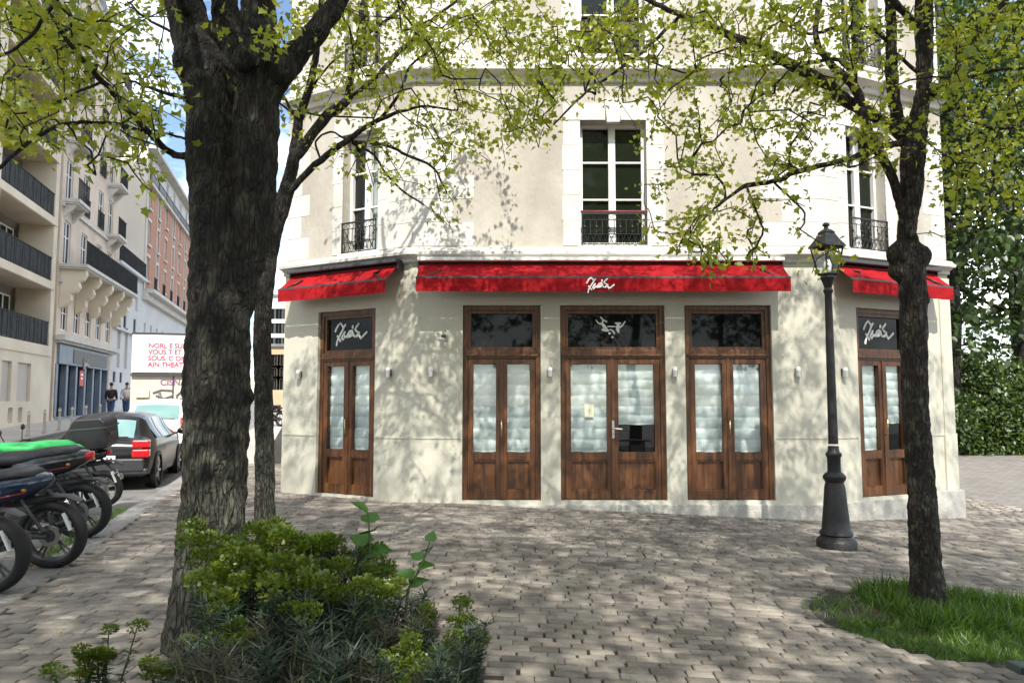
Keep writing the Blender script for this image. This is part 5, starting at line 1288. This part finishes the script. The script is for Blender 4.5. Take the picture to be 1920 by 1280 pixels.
tree('tree', 'slim dark tree leaning out behind the thick trunk, its branches reaching over the left wing', (PD(497,1000,dS).x,dS,0), slim_trunk, slim_limbs, TS, BARK1, LEAF, .064, 13, .2, voxel=.014, disp=.022, tw_=.93, extra_nodes=[(-1.2,8,7),(-2,8.6,7.5)])
g = G(1740,1140); dR = g.y
right_trunk = [
 [(1743,1165,dR,98),(1741,1130,dR,78),(1737,1080,dR,66),(1733,1000,dR,62),(1727,900,dR,57),(1719,800,dR,54),(1715,700,dR,55),(1713,610,dR,58),(1712,545,dR,60),(1706,500,dR,60),(1700,440,dR,42),(1703,400,dR,42),(1710,350,dR,50),(1711,290,dR,54),(1718,240,dR,44),(1729,190,dR,34),(1734,140,dR,34),(1733,70,dR,40),(1732,0,dR,40),(1728,-90,dR,36),(1725,-250,dR,28)],
 [(1706,275,dR,34),(1692,245,dR,30),(1680,205,dR,27),(1672,148,dR,28),(1671,78,dR,25),(1669,0,dR,24),(1664,-90,dR,20),(1655,-220,dR,14)],
]
right_limbs = [
 [(1695,255,dR,24),(1661,232,dR,22),(1626,211,dR,24),(1579,184,dR,25),(1536,148,dR+.1,22),(1465,113,dR+.2,20),(1419,86,dR+.2,17),(1360,62,dR+.3,15),(1329,47,dR+.3,13),(1274,27,dR+.4,11),(1231,8,dR+.5,9),(1180,-20,dR+.6,7)],
 [(1692,400,dR,17),(1686,378,dR,17),(1668,324,dR-.05,17),(1637,266,dR-.1,17),(1618,219,dR-.1,17),(1610,182,dR-.1,19),(1594,154,dR-.1,17),(1555,117,dR-.1,14),(1532,78,dR-.1,12),(1530,39,dR-.1,11),(1541,-8,dR-.1,10),(1560,-80,dR-.2,8)],
 [(1751,180,dR,18),(1766,160,dR-.1,16),(1782,145,dR-.1,14),(1813,98,dR-.2,13),(1844,51,dR-.3,12),(1883,4,dR-.4,11),(1930,-60,dR-.5,9)],
 [(1774,158,dR-.1,8),(1829,141,dR-.2,7),(1870,132,dR-.3,6),(1925,128,dR-.4,5)],
 [(1692,268,dR,14),(1657,273,dR-.1,11),(1594,297,dR-.2,11),(1536,312,dR-.3,10),(1489,324,dR-.3,10),(1450,340,dR-.4,9),(1399,348,dR-.4,9),(1370,368,dR-.4,6),(1340,390,dR-.5,4)],
 [(1671,80,dR,9),(1661,74,dR,9),(1633,55,dR-.1,9),(1575,51,dR-.1,8),(1530,62,dR-.1,6),(1495,66,dR-.1,5)],
 [(1603,158,dR-.1,9),(1600,78,dR-.1,9),(1596,5,dR-.1,8),(1594,-60,dR-.1,6)],
 [(1594,132,dR+.1,8),(1560,112,dR+.3,8),(1500,120,dR+.3,7),(1440,122,dR+.3,6),(1380,130,dR+.4,5),(1350,150,dR+.4,4)],
 [(1274,31,dR+.4,7),(1235,70,dR+.4,7),(1188,109,dR+.4,7),(1150,138,dR+.4,6),(1110,164,dR+.4,5),(1070,200,dR+.4,4),(1032,242,dR+.4,3)],
 [(1188,109,dR+.4,5),(1140,97,dR+.5,5),(1094,90,dR+.6,4),(1050,78,dR+.6,3)],
 [(1210,112,dR+.4,4),(1250,128,dR+.5,4),(1300,140,dR+.6,3)],
 [(1925,234,dR-.4,10),(1880,240,dR-.3,9),(1848,238,dR-.2,8),(1813,219,dR-.1,7),(1782,186,dR-.1,7),(1755,182,dR,6)],
 [(1872,245,dR-.3,5),(1866,290,dR-.3,5),(1864,332,dR-.2,4),(1855,380,dR-.2,3)],
 [(1450,340,dR-.4,5),(1480,370,dR-.4,4),(1510,400,dR-.4,4),(1500,430,dR-.4,3)],
 [(1399,348,dR-.4,5),(1420,400,dR-.5,4),(1430,440,dR-.5,4),(1400,480,dR-.5,3)],
 [(1360,371,dR-.4,4),(1320,410,dR-.5,3),(1290,450,dR-.5,3)],
 [(1465,113,dR+.2,6),(1400,92,dR+.3,5),(1350,96,dR+.4,4),(1300,118,dR+.5,3)],
 [(1740,150,dR,8),(1700,118,dR,7),(1672,92,dR,6)],
 [(1710,40,dR,14),(1690,20,dR-.1,14),(1668,-5,dR-.2,12),(1640,-60,dR-.3,9)],
 [(1728,-90,dR,20),(1820,-200,dR-1,14),(1900,-330,dR-1.8,8)],[(1664,-90,dR,14),(1560,-180,dR+1,10),(1420,-240,dR+1.6,8)],[(1728,-90,dR,16),(1640,-280,dR-1.5,10),(1560,-500,dR-2.5,6)],
]
tree('tree', 'slender brown maple with knobbly trunk standing in the grass circle beside the street lamp', tuple(g), right_trunk, right_limbs, TR, BARK2, LEAF, .052, 13, .17,
     knobs=[(1690,478,dR,27),(1720,482,dR,25),(1688,505,dR,22),(1724,560,dR,18),(1712,250,dR,26)], voxel=.014, disp=.028, tw_=.84, extra_nodes=[(4,6,8),(3,5.5,8.5),(5,6.5,8.5),(2,7,8),(4,4,7.5),(3.5,3.5,8)])
# two more of the row, behind the photographer: they throw the dapple on paving and wall
def plain_tree(label, x, y, h, crown, n, leafm=LEAF, size=.085, per=8, th=.2, name='tree', gp=None, tpl=LOBED, bark=BARK1, spread=.22, keep=None, cz=None, cr=None, lowc=.45, rbase=.003):
    z0 = H(x, y); tr_ = []; base = Vector((x,y,z0))
    o = thing(name, label, 'tree', tuple(base), gp)
    mb = MB(); pts = [base+Vector((0,0,-.1))]; k = 7
    for i in range(1, k+1): pts.append(base+Vector((random.uniform(-.12,.12)*i*.5, random.uniform(-.12,.12)*i*.5, h*.8*i/k)))
    mb.tube(pts, [th*1.25]+[th*(1-.78*i/k) for i in range(1,k+1)], 12, jit=.06); nodes = []
    for i in range(9):
        a = i*2.4+random.random(); j = random.randint(max(2,int(k*lowc)), k-1); q = pts[j]; ln = crown[0]*random.uniform(.55,.85); up_ = random.uniform(.25,.9)
        e = [q, q+Vector((math.cos(a)*ln*.4, math.sin(a)*ln*.4, ln*.3*up_)), q+Vector((math.cos(a)*ln*.75, math.sin(a)*ln*.75, ln*.65*up_)), q+Vector((math.cos(a)*ln, math.sin(a)*ln, ln*.95*up_))]
        mb.tube(e, [th*.4,th*.28,th*.16,th*.07], 6); nodes += [tuple(e[0].lerp(e[1], t)) for t in (.5,1)]+[tuple(e[1].lerp(e[2], t)) for t in (.5,1)]+[tuple(e[3])]
    nodes += [tuple(p) for p in pts[3:]]
    mb.build('trunk', bark, o, smooth=True)
    c = (x, y, z0+(cz or h*.68)); T = cloud(c, crown, n, keep or (lambda p: True))
    arr, parent, desc, tips, n0, cnt = grow(nodes, T); mb = MB()
    ks = np.arange(n0, cnt); A = arr[[parent[q] for q in ks]]; B_ = arr[ks]; r1 = rbase+.0016*np.sqrt(desc[ks]); d = unit(B_-A); a_ = unit(np.cross(d, np.array([.3,.2,1.]))); b_ = np.cross(a_, d)
    V = np.zeros((len(ks), 6, 3))
    for q in range(3):
        cc, ss = math.cos(2.094*q), math.sin(2.094*q); V[:,q] = A+(a_*cc+b_*ss)*r1[:,None]; V[:,q+3] = B_+(a_*cc+b_*ss)*r1[:,None]
    fs = np.array([(q,(q+1)%3,(q+1)%3+3,q+3) for q in range(3)]).ravel()
    npmesh('twigs', V.reshape(-1,3), ((np.arange(len(ks))*6)[:,None]+fs[None,:]).ravel(), 4, bark, o)
    tp = arr[tips]; pd = unit(tp-arr[[parent[t_] for t_ in tips]]); kk = rng.poisson(per, len(tp))+2; idx = np.repeat(np.arange(len(tp)), kk); m_ = len(idx)
    pos = tp[idx]-pd[idx]*rng.random((m_,1))*spread+rng.normal(0, spread*.6, (m_,3))*np.array([1,1,.7])
    leaves('foliage', pos, unit(rng.normal(0,1,(m_,3))+np.array([0,0,-.5])), unit(rng.normal(0,.6,(m_,3))+np.array([0,0,1.])), rng.uniform(.6,1.2,m_)*size, tpl, leafm, o)
    return o
plain_tree('leafy maple standing behind the photographer on the left, outside the photo', -3.6, -2.2, 12.5, (5.0,4.2,3.8), 900, keep=open_, per=12, size=.15, cz=9.2, spread=.3)
plain_tree('leafy maple standing behind the photographer on the right, outside the photo', 4.2, -2.6, 12.5, (5.2,4.4,3.8), 930, keep=open_, per=12, size=.15, cz=9.4, spread=.3)
plain_tree('leafy maple to the right of the photographer, outside the photo', 10.8, 0.5, 12, (4.0,4.0,3.2), 380, keep=above, per=11, size=.15, cz=9.0, spread=.3)
plain_tree('leafy maple to the left of the photographer by the street, outside the photo', -9.6, 1.0, 12, (3.4,3.6,3.0), 300, keep=above, per=10, size=.15, cz=9.0, spread=.3)
plain_tree('large leafy tree farther back across the square, outside the photo', 1.0, -11, 15, (6.5,4.5,5.4), 520, LEAFD, .24, 10, keep=lambda p: True, cz=8)
plain_tree('large leafy tree at the back right of the square, outside the photo', 11.5, -10, 15, (6.0,4.5,5.4), 460, LEAFD, .24, 10, cz=8)
plain_tree('large leafy tree at the back left of the square, outside the photo', -10, -11, 15, (6.0,4.5,5.4), 460, LEAFD, .24, 10, cz=8)
# tall dark trees beyond the plaza on the right
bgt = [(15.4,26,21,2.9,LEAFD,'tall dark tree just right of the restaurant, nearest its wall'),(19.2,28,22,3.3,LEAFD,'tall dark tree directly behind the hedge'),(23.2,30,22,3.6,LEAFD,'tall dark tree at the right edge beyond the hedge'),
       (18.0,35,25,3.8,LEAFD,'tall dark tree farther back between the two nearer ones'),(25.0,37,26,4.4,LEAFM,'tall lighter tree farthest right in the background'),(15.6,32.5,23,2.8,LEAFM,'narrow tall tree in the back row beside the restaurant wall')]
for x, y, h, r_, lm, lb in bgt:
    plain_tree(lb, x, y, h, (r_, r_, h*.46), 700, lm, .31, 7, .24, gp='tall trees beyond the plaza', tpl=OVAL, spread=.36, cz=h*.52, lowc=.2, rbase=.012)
plain_tree('small yellow-green tree on the roofline behind the brick house', FS(s4a+16,0,-1).x-.5, FS(s4a+16,0,-1).y-2, 1, (.01,.01,.01), 1) if False else None
# hedge and fence on the right
gh_ = G(1880,852); hxx, hyy = gh_.x, gh_.y
HX0 = P(1796,760,hyy).x
o = thing('hedge', 'thick green hedge with a sunlit top behind the plaza on the right', 'hedge', (hxx,hyy,H(hxx,hyy)))
NN = 27000; sx_ = 8.0
u = rng.random((NN,3)); xx = HX0+u[:,0]*sx_; th = u[:,1]*math.pi*1.15-.25
lump = .22*np.sin(xx*1.7)+.16*np.sin(xx*3.9+1)
rad = (1+rng.normal(0,.10,NN)); edge = np.clip((xx-HX0)/1.1, .25, 1)**.5
py_ = hyy+.9-np.cos(th)*1.15*rad; pz = H(hxx,hyy)+ (1.35+np.sin(th)*(1.75+lump)*rad*edge)
pz = np.where(u[:,2] < .38, H(hxx,hyy)+rng.random(NN)*2.0*edge, pz); py_ = np.where(u[:,2] < .38, hyy-.15+rng.normal(0,.16,NN), py_)
pos = np.stack([xx,py_,pz],1)
leaves('foliage', pos, rng.normal(0,1,(NN,3))+np.array([0,-.5,-.3]), rng.normal(0,.7,(NN,3))+np.array([0,-.6,.8]), rng.uniform(.7,1.3,NN)*.14, OVAL, leafmat('hedge_leaf', (.020,.050,.008), (.12,.19,.022), .4), o)
mb = MB(); mb.box(HX0+.35,HX0+8,hyy+.2,hyy+1.7,H(hxx,hyy)-.1,H(hxx,hyy)+2.2); 
for i in range(9): mb.tube([(HX0+.4+i*.9,hyy,H(hxx,hyy)-.1),(HX0+.5+i*.9+random.uniform(-.2,.2),hyy-.1,H(hxx,hyy)+1.4)], .04, 5)
mb.build('branches', mat('hedge_core', (.02,.03,.012), .95), o)
M['fence'] = mat('dark_green_fence', (.018,.03,.026), .6)
fx0, fx1, fy = P(1764,800,hyy+2.5).x-1.5, HX0+9, hyy+2.4
o = thing('garden_fence', 'dark green slatted fence running behind the hedge', 'fence', (fx0,fy,H(fx0,fy)))
mb = MB(); zf_ = H(fx0,fy); n = int((fx1-fx0)/.14)
for i in range(n): mb.box(fx0+i*.14, fx0+i*.14+.125, fy, fy+.03, zf_-.1, zf_+2.1)
mb.build('fence_panel', M['fence'], o)
for i in range(int((fx1-fx0)/2)+1):
    mb = MB(); mb.box(fx0+i*2-.05, fx0+i*2+.05, fy+.03, fy+.13, zf_-.1, zf_+2.2); mb.build('post', M['fence'], o)
# low bushes right of the restaurant wall in front of the fence
for bx, by, br, lb in ((14.6,25.8,1.3,'dark round bush beside the restaurant wall'),(16.4,26.6,1.5,'dark bush left of the sunlit hedge')):
    o = thing('bush', lb, 'bush', (bx,by,H(bx,by))); n = 2600; v = unit(rng.normal(0,1,(n,3))); r_ = br*(rng.random((n,1))**.25)
    pos = np.array([bx,by,H(bx,by)+br*.8])+v*r_*np.array([1,1,.95]); pos = pos[pos[:,2] > H(bx,by)]; n = len(pos)
    leaves('foliage', pos, rng.normal(0,1,(n,3)), rng.normal(0,.7,(n,3))+np.array([0,-.4,.8]), rng.uniform(.7,1.3,n)*.18, OVAL, LEAFD, o)
    mb = MB()
    for k in range(5): mb.tube([(bx,by,H(bx,by)-.1),(bx+random.uniform(-.6,.6),by+random.uniform(-.6,.6),H(bx,by)+br)], .03, 5)
    mb.build('stems', BARK2, o)

# ------------------------------------------------------------------ grass circle round the right tree
GC = Vector((3.58,6.02,0)); GR = 1.20
mb = MB(); n = 48
ring = [(GC.x+GR*math.cos(2*math.pi*i/n), GC.y+GR*.84*math.sin(2*math.pi*i/n)) for i in range(n)]
mb.add([(GC.x,GC.y,H(GC.x,GC.y)+.03)]+[(a,b,H(a,b)-.02) for a,b in ring], [(0,i+1,(i+1)%n+1) for i in range(n)])
M['soil'] = mat('dark_soil', (.05,.036,.024), .95, col2=(.085,.062,.042), scale=14, bump=.03, bscale=30)
o = mb.build('tree_pit_soil', M['soil']); o['kind'] = 'structure'
mb = MB()
for i in range(n):
    if random.random() < .06 or not (1.7 < 2*math.pi*i/n < 3.7): continue
    a0, a1 = 2*math.pi*(i+.06)/n, 2*math.pi*(i+.94)/n; pts = []
    for (a,r_) in ((a0,GR-.02),(a1,GR-.02),(a1,GR+.06),(a0,GR+.06)): x = GC.x+r_*math.cos(a); y = GC.y+r_*.84*math.sin(a); pts.append((x,y,H(x,y)-.08))
    mb.hexa(pts+[(a_,b_,c_+.088+random.uniform(-.01,.012)) for a_,b_,c_ in pts])
o = mb.build('tree_pit_edging', mat('worn_edging', (.10,.09,.075), .9, col2=(.16,.145,.12), scale=9), bevel=.006); o['kind'] = 'structure'
NG = 42000; a = rng.random(NG)*2*math.pi; r_ = GR*np.sqrt(rng.random(NG))*(.98+.05*np.sin(5*a+1)+.04*np.sin(11*a)+.02*np.sin(23*a)+rng.normal(0,.02,NG))
gx, gy = GC.x+r_*np.cos(a), GC.y+r_*.84*np.sin(a)
keep = ~((gx < GC.x-.52) & (gy > GC.y-.10) & (rng.random(NG) < .93)); gx, gy = gx[keep], gy[keep]; NG = len(gx)
hgt = .035+.085*rng.random(NG)**2+.035*np.sin(gx*5)*np.sin(gy*6+1)*rng.random(NG); hgt = np.abs(hgt)*np.where((gy > GC.y-.25), 1.5, .85)*np.where(gx > GC.x-.45, 1.15, .8)
GRASS = leafmat('grass_blade', (.028,.085,.009), (.18,.31,.03), .4)
BL = (np.array([(-.032,0,0),(.032,0,0),(.026,.5,.04),(-.026,.5,.04),(0,1,.22)]), [(0,1,2,3),(3,2,4)])
gpos = np.stack([gx,gy,np.array([H(p,q) for p,q in zip(gx,gy)])-.005],1)
ax = np.stack([rng.normal(0,.75,NG), rng.normal(0,.75,NG), np.ones(NG)],1)
go = leaves('grass', gpos, ax, rng.normal(0,1,(NG,3))+np.array([0,-.3,0]), hgt, BL, GRASS, None); go['kind'] = 'stuff'; go['label'] = 'uneven green grass filling the circle around the right tree'
# weeds along the kerb and between stones
def tufts(name, pts, label, h=.07, per=40, sp=.06):
    ps = []; 
    for x, y in pts:
        for _ in range(per): xx = x+random.gauss(0,sp); yy = y+random.gauss(0,sp); ps.append((xx,yy,H(xx,yy)-.01))
    n = len(ps); o = leaves(name, np.array(ps), np.stack([rng.normal(0,.5,n),rng.normal(0,.5,n),np.ones(n)],1), rng.normal(0,1,(n,3)), rng.uniform(.5,1.3,n)*h, BL, GRASS, None); o['kind'] = 'stuff'; o['label'] = label; return o
kp = []
for i in range(34):
    s = 8.2+i*.11+random.uniform(-.05,.05); p = SD*s+SN*(KERB+.06); kp.append((p.x,p.y))
o = tufts('kerb_weeds', kp, 'green weeds in the gutter along the kerb', .09, 26, .05)
for p in o.data.vertices[:0]: pass
tufts('paving_weeds', [tuple(G(1600,1238))[:2], tuple(G(1620,1245))[:2], tuple(G(1650,1250))[:2]], 'small weeds in the paving joints near the grass circle', .05, 12, .05)
# fallen leaves in the gutter
LIT = leafmat('dry_leaf', (.25,.11,.03), (.42,.30,.07), .1)
ps = []
for i in range(420):
    s = random.uniform(5.5,11.5); n_ = KERB+abs(random.gauss(.08,.25)); p = SD*s+SN*n_; ps.append((p.x,p.y,H(p.x,p.y)-.108))
n = len(ps); o = leaves('fallen_leaves', np.array(ps), rng.normal(0,1,(n,3))*np.array([1,1,.1]), np.array([[0,0,1.]])+rng.normal(0,.25,(n,3)), rng.uniform(.03,.06,n), LOBED, LIT, None); o['kind'] = 'stuff'; o['label'] = 'dry brown leaves lying in the gutter under the motorbikes'
ps = []
for i in range(900):
    x, y = random.uniform(-5,7), random.uniform(4,11); ps.append((x,y,H(x,y)+.02))
n = len(ps); o = leaves('leaf_litter', np.array(ps), rng.normal(0,1,(n,3))*np.array([1,1,.1]), np.array([[0,0,1.]])+rng.normal(0,.3,(n,3)), rng.uniform(.012,.03,n), OVAL, LIT, None); o['kind'] = 'stuff'; o['label'] = 'tiny dry flower bits scattered on the paving'

# ------------------------------------------------------------------ planting bed in the foreground
BX0, BX1, BY0, BY1 = -1.9, -.2, 2.3, 4.5
mb = MB(); vs = []; n = 14
for i in range(n+1):
    for j in range(n+1):
        x = BX0+(BX1-BX0)*i/n; y = BY0+(BY1-BY0)*j/n; e = min(i,j,n-i,n-j)
        vs.append((x, y, (.02 if e == 0 else .05+random.uniform(0,.05))))
mb.add(vs, [(i*(n+1)+j,(i+1)*(n+1)+j,(i+1)*(n+1)+j+1,i*(n+1)+j+1) for i in range(n) for j in range(n)])
o = mb.build('planting_bed_soil', M['soil'], smooth=True); o['kind'] = 'structure'
EUH = leafmat('euphorbia_bract', (.060,.115,.006), (.21,.27,.015), .45); EUL = leafmat('euphorbia_leaf', (.012,.038,.016), (.04,.085,.03), .25)
NDL = leafmat('needle_leaf', (.012,.032,.020), (.040,.066,.036), .15); WEED = leafmat('weed_leaf', (.035,.11,.015), (.08,.21,.02), .35); STEM = mat('plant_stem', (.08,.10,.04), .8); DRY = leafmat('dry_needle', (.035,.032,.018), (.085,.07,.045), .2)
ROUND = (np.array([(0,0,0),(.42,.25,.08),(.5,.6,.1),(.2,.95,.06),(-.2,.95,.06),(-.5,.6,.1),(-.42,.25,.08)]), [(0,1,2,3,4,5,6)])
def plant_parts(o, kind, h, lean):
    """one plant in its own local space; several stems"""
    r = rng; mb = MB(); HI=[];P1=[];A1=[];S1=[];P2=[];A2=[];S2=[]
    ns = {'euph':7,'needle':8,'weed':1,'dry':8}[kind]
    for k in range(ns):
        a = r.random()*6.28; sp = r.uniform(.05,.20) if ns > 1 else 0
        b0 = np.array([math.cos(a)*sp*.3, math.sin(a)*sp*.3, 0]); top = np.array([math.cos(a)*sp*1.1+lean[0], math.sin(a)*sp*1.1+lean[1], h*r.uniform(.78,1.0)])
        pts = [b0, b0*.6+top*.4+np.array([0,0,.04]), top]
        mb.tube([tuple(q) for q in pts], [.007,.006,.004] if kind != 'weed' else [.012,.010,.007], 5)
        if kind == 'euph':
            for _ in range(65): 
                t = r.uniform(.25,.9); q = b0*(1-t)+top*t; aa = r.random()*6.28; P2.append(q); A2.append([math.cos(aa),math.sin(aa),r.uniform(-.3,.5)]); S2.append(r.uniform(.05,.085))
            hr = r.uniform(.05,.08)
            for _ in range(170):
                v = r.normal(0,1,3); v /= np.linalg.norm(v); v[2] = v[2]*.8; HI.append(k); q = top+v*hr*r.random()**.4*np.array([1,1,.85]); P1.append(q); A1.append(v+np.array([0,0,.5])); S1.append(r.uniform(.011,.022))
        elif kind in ('needle','dry'):
            for _ in range(190):
                t = r.uniform(.3,1.03); q = b0*(1-t)+top*t; aa = r.random()*6.28; P2.append(q); A2.append([math.cos(aa),math.sin(aa),r.uniform(-.1,.9)]); S2.append(r.uniform(.05,.11))
        else:
            for i in range(7):
                t = .2+.8*i/6; q = b0*(1-t)+top*t; aa = i*2.4; P2.append(q); A2.append([math.cos(aa),math.sin(aa),.25]); S2.append(r.uniform(.10,.17)*(1.1-t*.35))
    mb.build('stems', STEM, o, local=True)
    n = len(P2); up_ = r.normal(0,.4,(n,3))+np.array([0,0,1.])
    NAR = (np.array([(-.05,0,0),(.05,0,0),(.07,.5,.04),(-.07,.5,.04),(0,1,0)]), [(0,1,2,3),(3,2,4)])
    THN = (np.array([(-.02,0,0),(.02,0,0),(0,1,.08)]), [(0,1,2)])
    tpl, mt = {'euph':(NAR,EUL),'needle':(THN,NDL),'dry':(THN,DRY),'weed':(LOBED,WEED)}[kind]
    if kind == 'needle': tpl = (tpl[0]*np.array([1.9,1,1]), tpl[1])
    def lv(nm, *a_):
        q = leaves(nm, *a_, None); q.parent = o; return q
    lv('leaves', np.array(P2), np.array(A2), up_, np.array(S2), tpl, mt)
    if P1:
        HI = np.array(HI)
        for k in range(ns): s_ = HI == k; n = int(s_.sum()); lv('flower_head', np.array(P1)[s_], np.array(A1)[s_], r.normal(0,.5,(n,3))+np.array([0,-.2,1.]), np.array(S1)[s_], ROUND, EUH)
def proto(name, label, cat, kind, h, gp=None, lean=(0,0)):
    o = thing(name, label, cat, (0,0,0), gp); plant_parts(o, kind, h, lean); return o
GE, GN = 'yellow-green spurge plants in the bed', 'dark needle-leaved plants in the bed'
pe = [proto('spurge_plant', '', 'plant', 'euph', h, GE) for h in (.70,.62,.74)]
pn = [proto('needle_leaved_plant', '', 'plant', 'needle', h, GN) for h in (.52,.60)]
pdry = [proto('needle_leaved_plant', '', 'plant', 'dry', .50, GN)]
used = set()
def place(protos, i, px, ptop, D, label, hs=None):
    pr = protos[i % len(protos)]; o = pr if pr.name not in used else copy_tree(pr); used.add(pr.name)
    top = PD(px, ptop, D); hh = {0:.72,1:.64,2:.76}[i % 3] if protos is pe else {0:.55,1:.63}[i % 2] if protos is pn else .52
    z = .05 if BX0 < top.x < BX1 and D < BY1 else 0
    k = (top.z-z)/hh; o.location = (top.x, D, z); o.scale = (min(max(k,.75),1.25), min(max(k,.75),1.25), k); o.rotation_euler = (0,0,rng.random()*6.28); o['label'] = label; return o
E_ = [(415,985,4.15,'spurge at the top left of the bed touching the trunk'),(470,980,4.1,'spurge at the top of the bed right of the trunk'),(530,985,4.2,'spurge at the top middle of the bed'),(585,985,4.15,'bright spurge at the top of the bed below the slim tree'),(640,1010,4.2,'spurge left of the tall weed stalk'),(690,1025,4.3,'spurge below the tall weed stalk'),
 (430,1060,3.7,'spurge with dense heads in front of the trunk'),(500,1050,3.65,'spurge in the upper middle of the bed'),(560,1075,3.6,'spurge above the central dark plant'),(505,1130,3.3,'spurge clump low in the middle left of the bed'),(715,1085,3.8,'spurge right of the central dark plant'),(750,1135,3.6,'spurge in the right half of the bed'),
 (830,1115,4.0,'spurge at the right edge of the bed, upper one'),(870,1165,3.7,'spurge at the far right edge of the bed'),(800,1190,3.3,'spurge low at the right of the bed'),(335,1200,3.4,'spurge at the lower left corner of the bed'),(450,1015,3.95,'spurge between the top left spurge and the trunk side'),(610,1050,3.75,'spurge just above the dark rosette plant'),(660,1065,3.7,'spurge right of the bed middle, below the weed stalk'),(560,1015,3.9,'spurge in the second row under the top middle one'),(740,1215,3.1,'spurge near the bottom right of the bed'),
 (200,1178,3.75,'separate spurge with a tall head left of the bed'),(148,1228,3.65,'separate spurge at the bottom edge, leftmost')]
for i, (px, pt, D, lb) in enumerate(E_): place(pe, i, px, pt, D, lb)
N_ = [(610,1105,3.3,'dark rosette plant in the centre of the bed'),(660,1170,3.0,'dark rosette plant right of the bed centre'),(445,1180,3.0,'dark feathery plant lower left of the bed'),(400,1205,3.0,'dark feathery plant in front of the trunk foot'),(560,1190,2.9,'dark plant at the bottom middle of the bed'),(760,1100,3.7,'dark leafy plant behind the right-hand spurges'),(700,1100,3.6,'dark plant between the spurges'),(850,1150,3.4,'dark plant under the right-edge spurge'),(620,1010,4.0,'dark plant behind the top spurges'),(480,1100,3.4,'dark plant between the left spurges'),(820,1210,3.0,'dark plant at the bottom right of the bed')]
for i, (px, pt, D, lb) in enumerate(N_): place(pn, i, px, pt, D, lb)
for i, (px, pt, D, lb) in enumerate(((530,1170,3.1,'brownish dry needle plant lower middle of the bed'),(700,1190,3.0,'brownish dry needle plant at the lower right of the bed'),(600,1020,3.9,'grey dry needle plant behind the bed centre'),(740,1130,3.5,'grey dry needle plant in the right half'),(470,1180,2.9,'brownish dry needle plant at the lower left'))): place(pdry, i, px, pt, D, lb)
# tall weed stalks
def weed(px0, py0, px1, py1, D, lb, nl, s0_):
    a, b = PD(px0,py0,D), PD(px1,py1,D); base = Vector((a.x-.05, D, .04)); o = thing('tall_weed', lb, 'plant', tuple(base))
    mb = MB(); mb.tube([base, a, a.lerp(b,.5)+Vector((.015,0,0)), b], [.010,.009,.007,.004], 6); mb.build('stem', STEM, o, smooth=True)
    P_=[];A_=[];S_=[];N2=[]
    for i in range(nl):
        t = .1+.9*i/max(1,nl-1); q = a.lerp(b,t); aa = i*2.7+.5; P_.append(q); A_.append((math.cos(aa),math.sin(aa)*.6,.25+.3*(i == nl-1))); S_.append(s0_*(1.15-.3*t)); N2.append((0,-.5,1))
    TRI = (np.array([(0,0,0),(.30,-.02,.06),(.42,.28,.10),(.20,.65,.03),(0,1,-.12),(-.30,-.02,.06),(-.42,.28,.10),(-.20,.65,.03)]), [(0,1,2,3,4),(0,4,7,6,5)])
    leaves('leaves', np.array(P_), np.array(A_), np.array(N2,dtype=float), np.array(S_), TRI, WEED, o)
weed(688,1090,690,960,4.2,'tall weed with broad bright green leaves standing above the bed',7,.15)
weed(765,1105,806,1015,4.1,'leaning weed stalk with small leaves at the right of the bed',6,.10)
# corner of a green bench at the bottom right
M['bench'] = mat('bench_green', (.03,.05,.047), .4, col2=(.05,.075,.07), scale=5)
bt = P(1884,1236,3.15); bo = thing('park_bench', 'corner of a dark green slatted bench at the bottom right of the photo', 'bench', (bt.x,bt.y,H(bt.x,bt.y)))
ba = R(-8); fb = frame((bt.x,bt.y,bt.z), (math.cos(ba),math.sin(ba),0), (-math.sin(ba)*-1*-1,math.cos(ba)*-1,0))
mb = MB()
for i in range(5): mb.fbox(fb, 0, 1.7, -.035, 0, .09*i, .09*i+.075)
mb.build('seat', M['bench'], bo, bevel=.006)
for u in (.18, 1.5):
    mb = MB(); zg_ = -(bt.z-H(bt.x,bt.y)); mb.fbox(fb, u, u+.05, zg_, -.035, .02, .07); mb.fbox(fb, u, u+.05, zg_, -.035, .36, .41); mb.fbox(fb, u, u+.05, -.09, -.036, .02, .41); mb.build('leg', M['black'], bo)
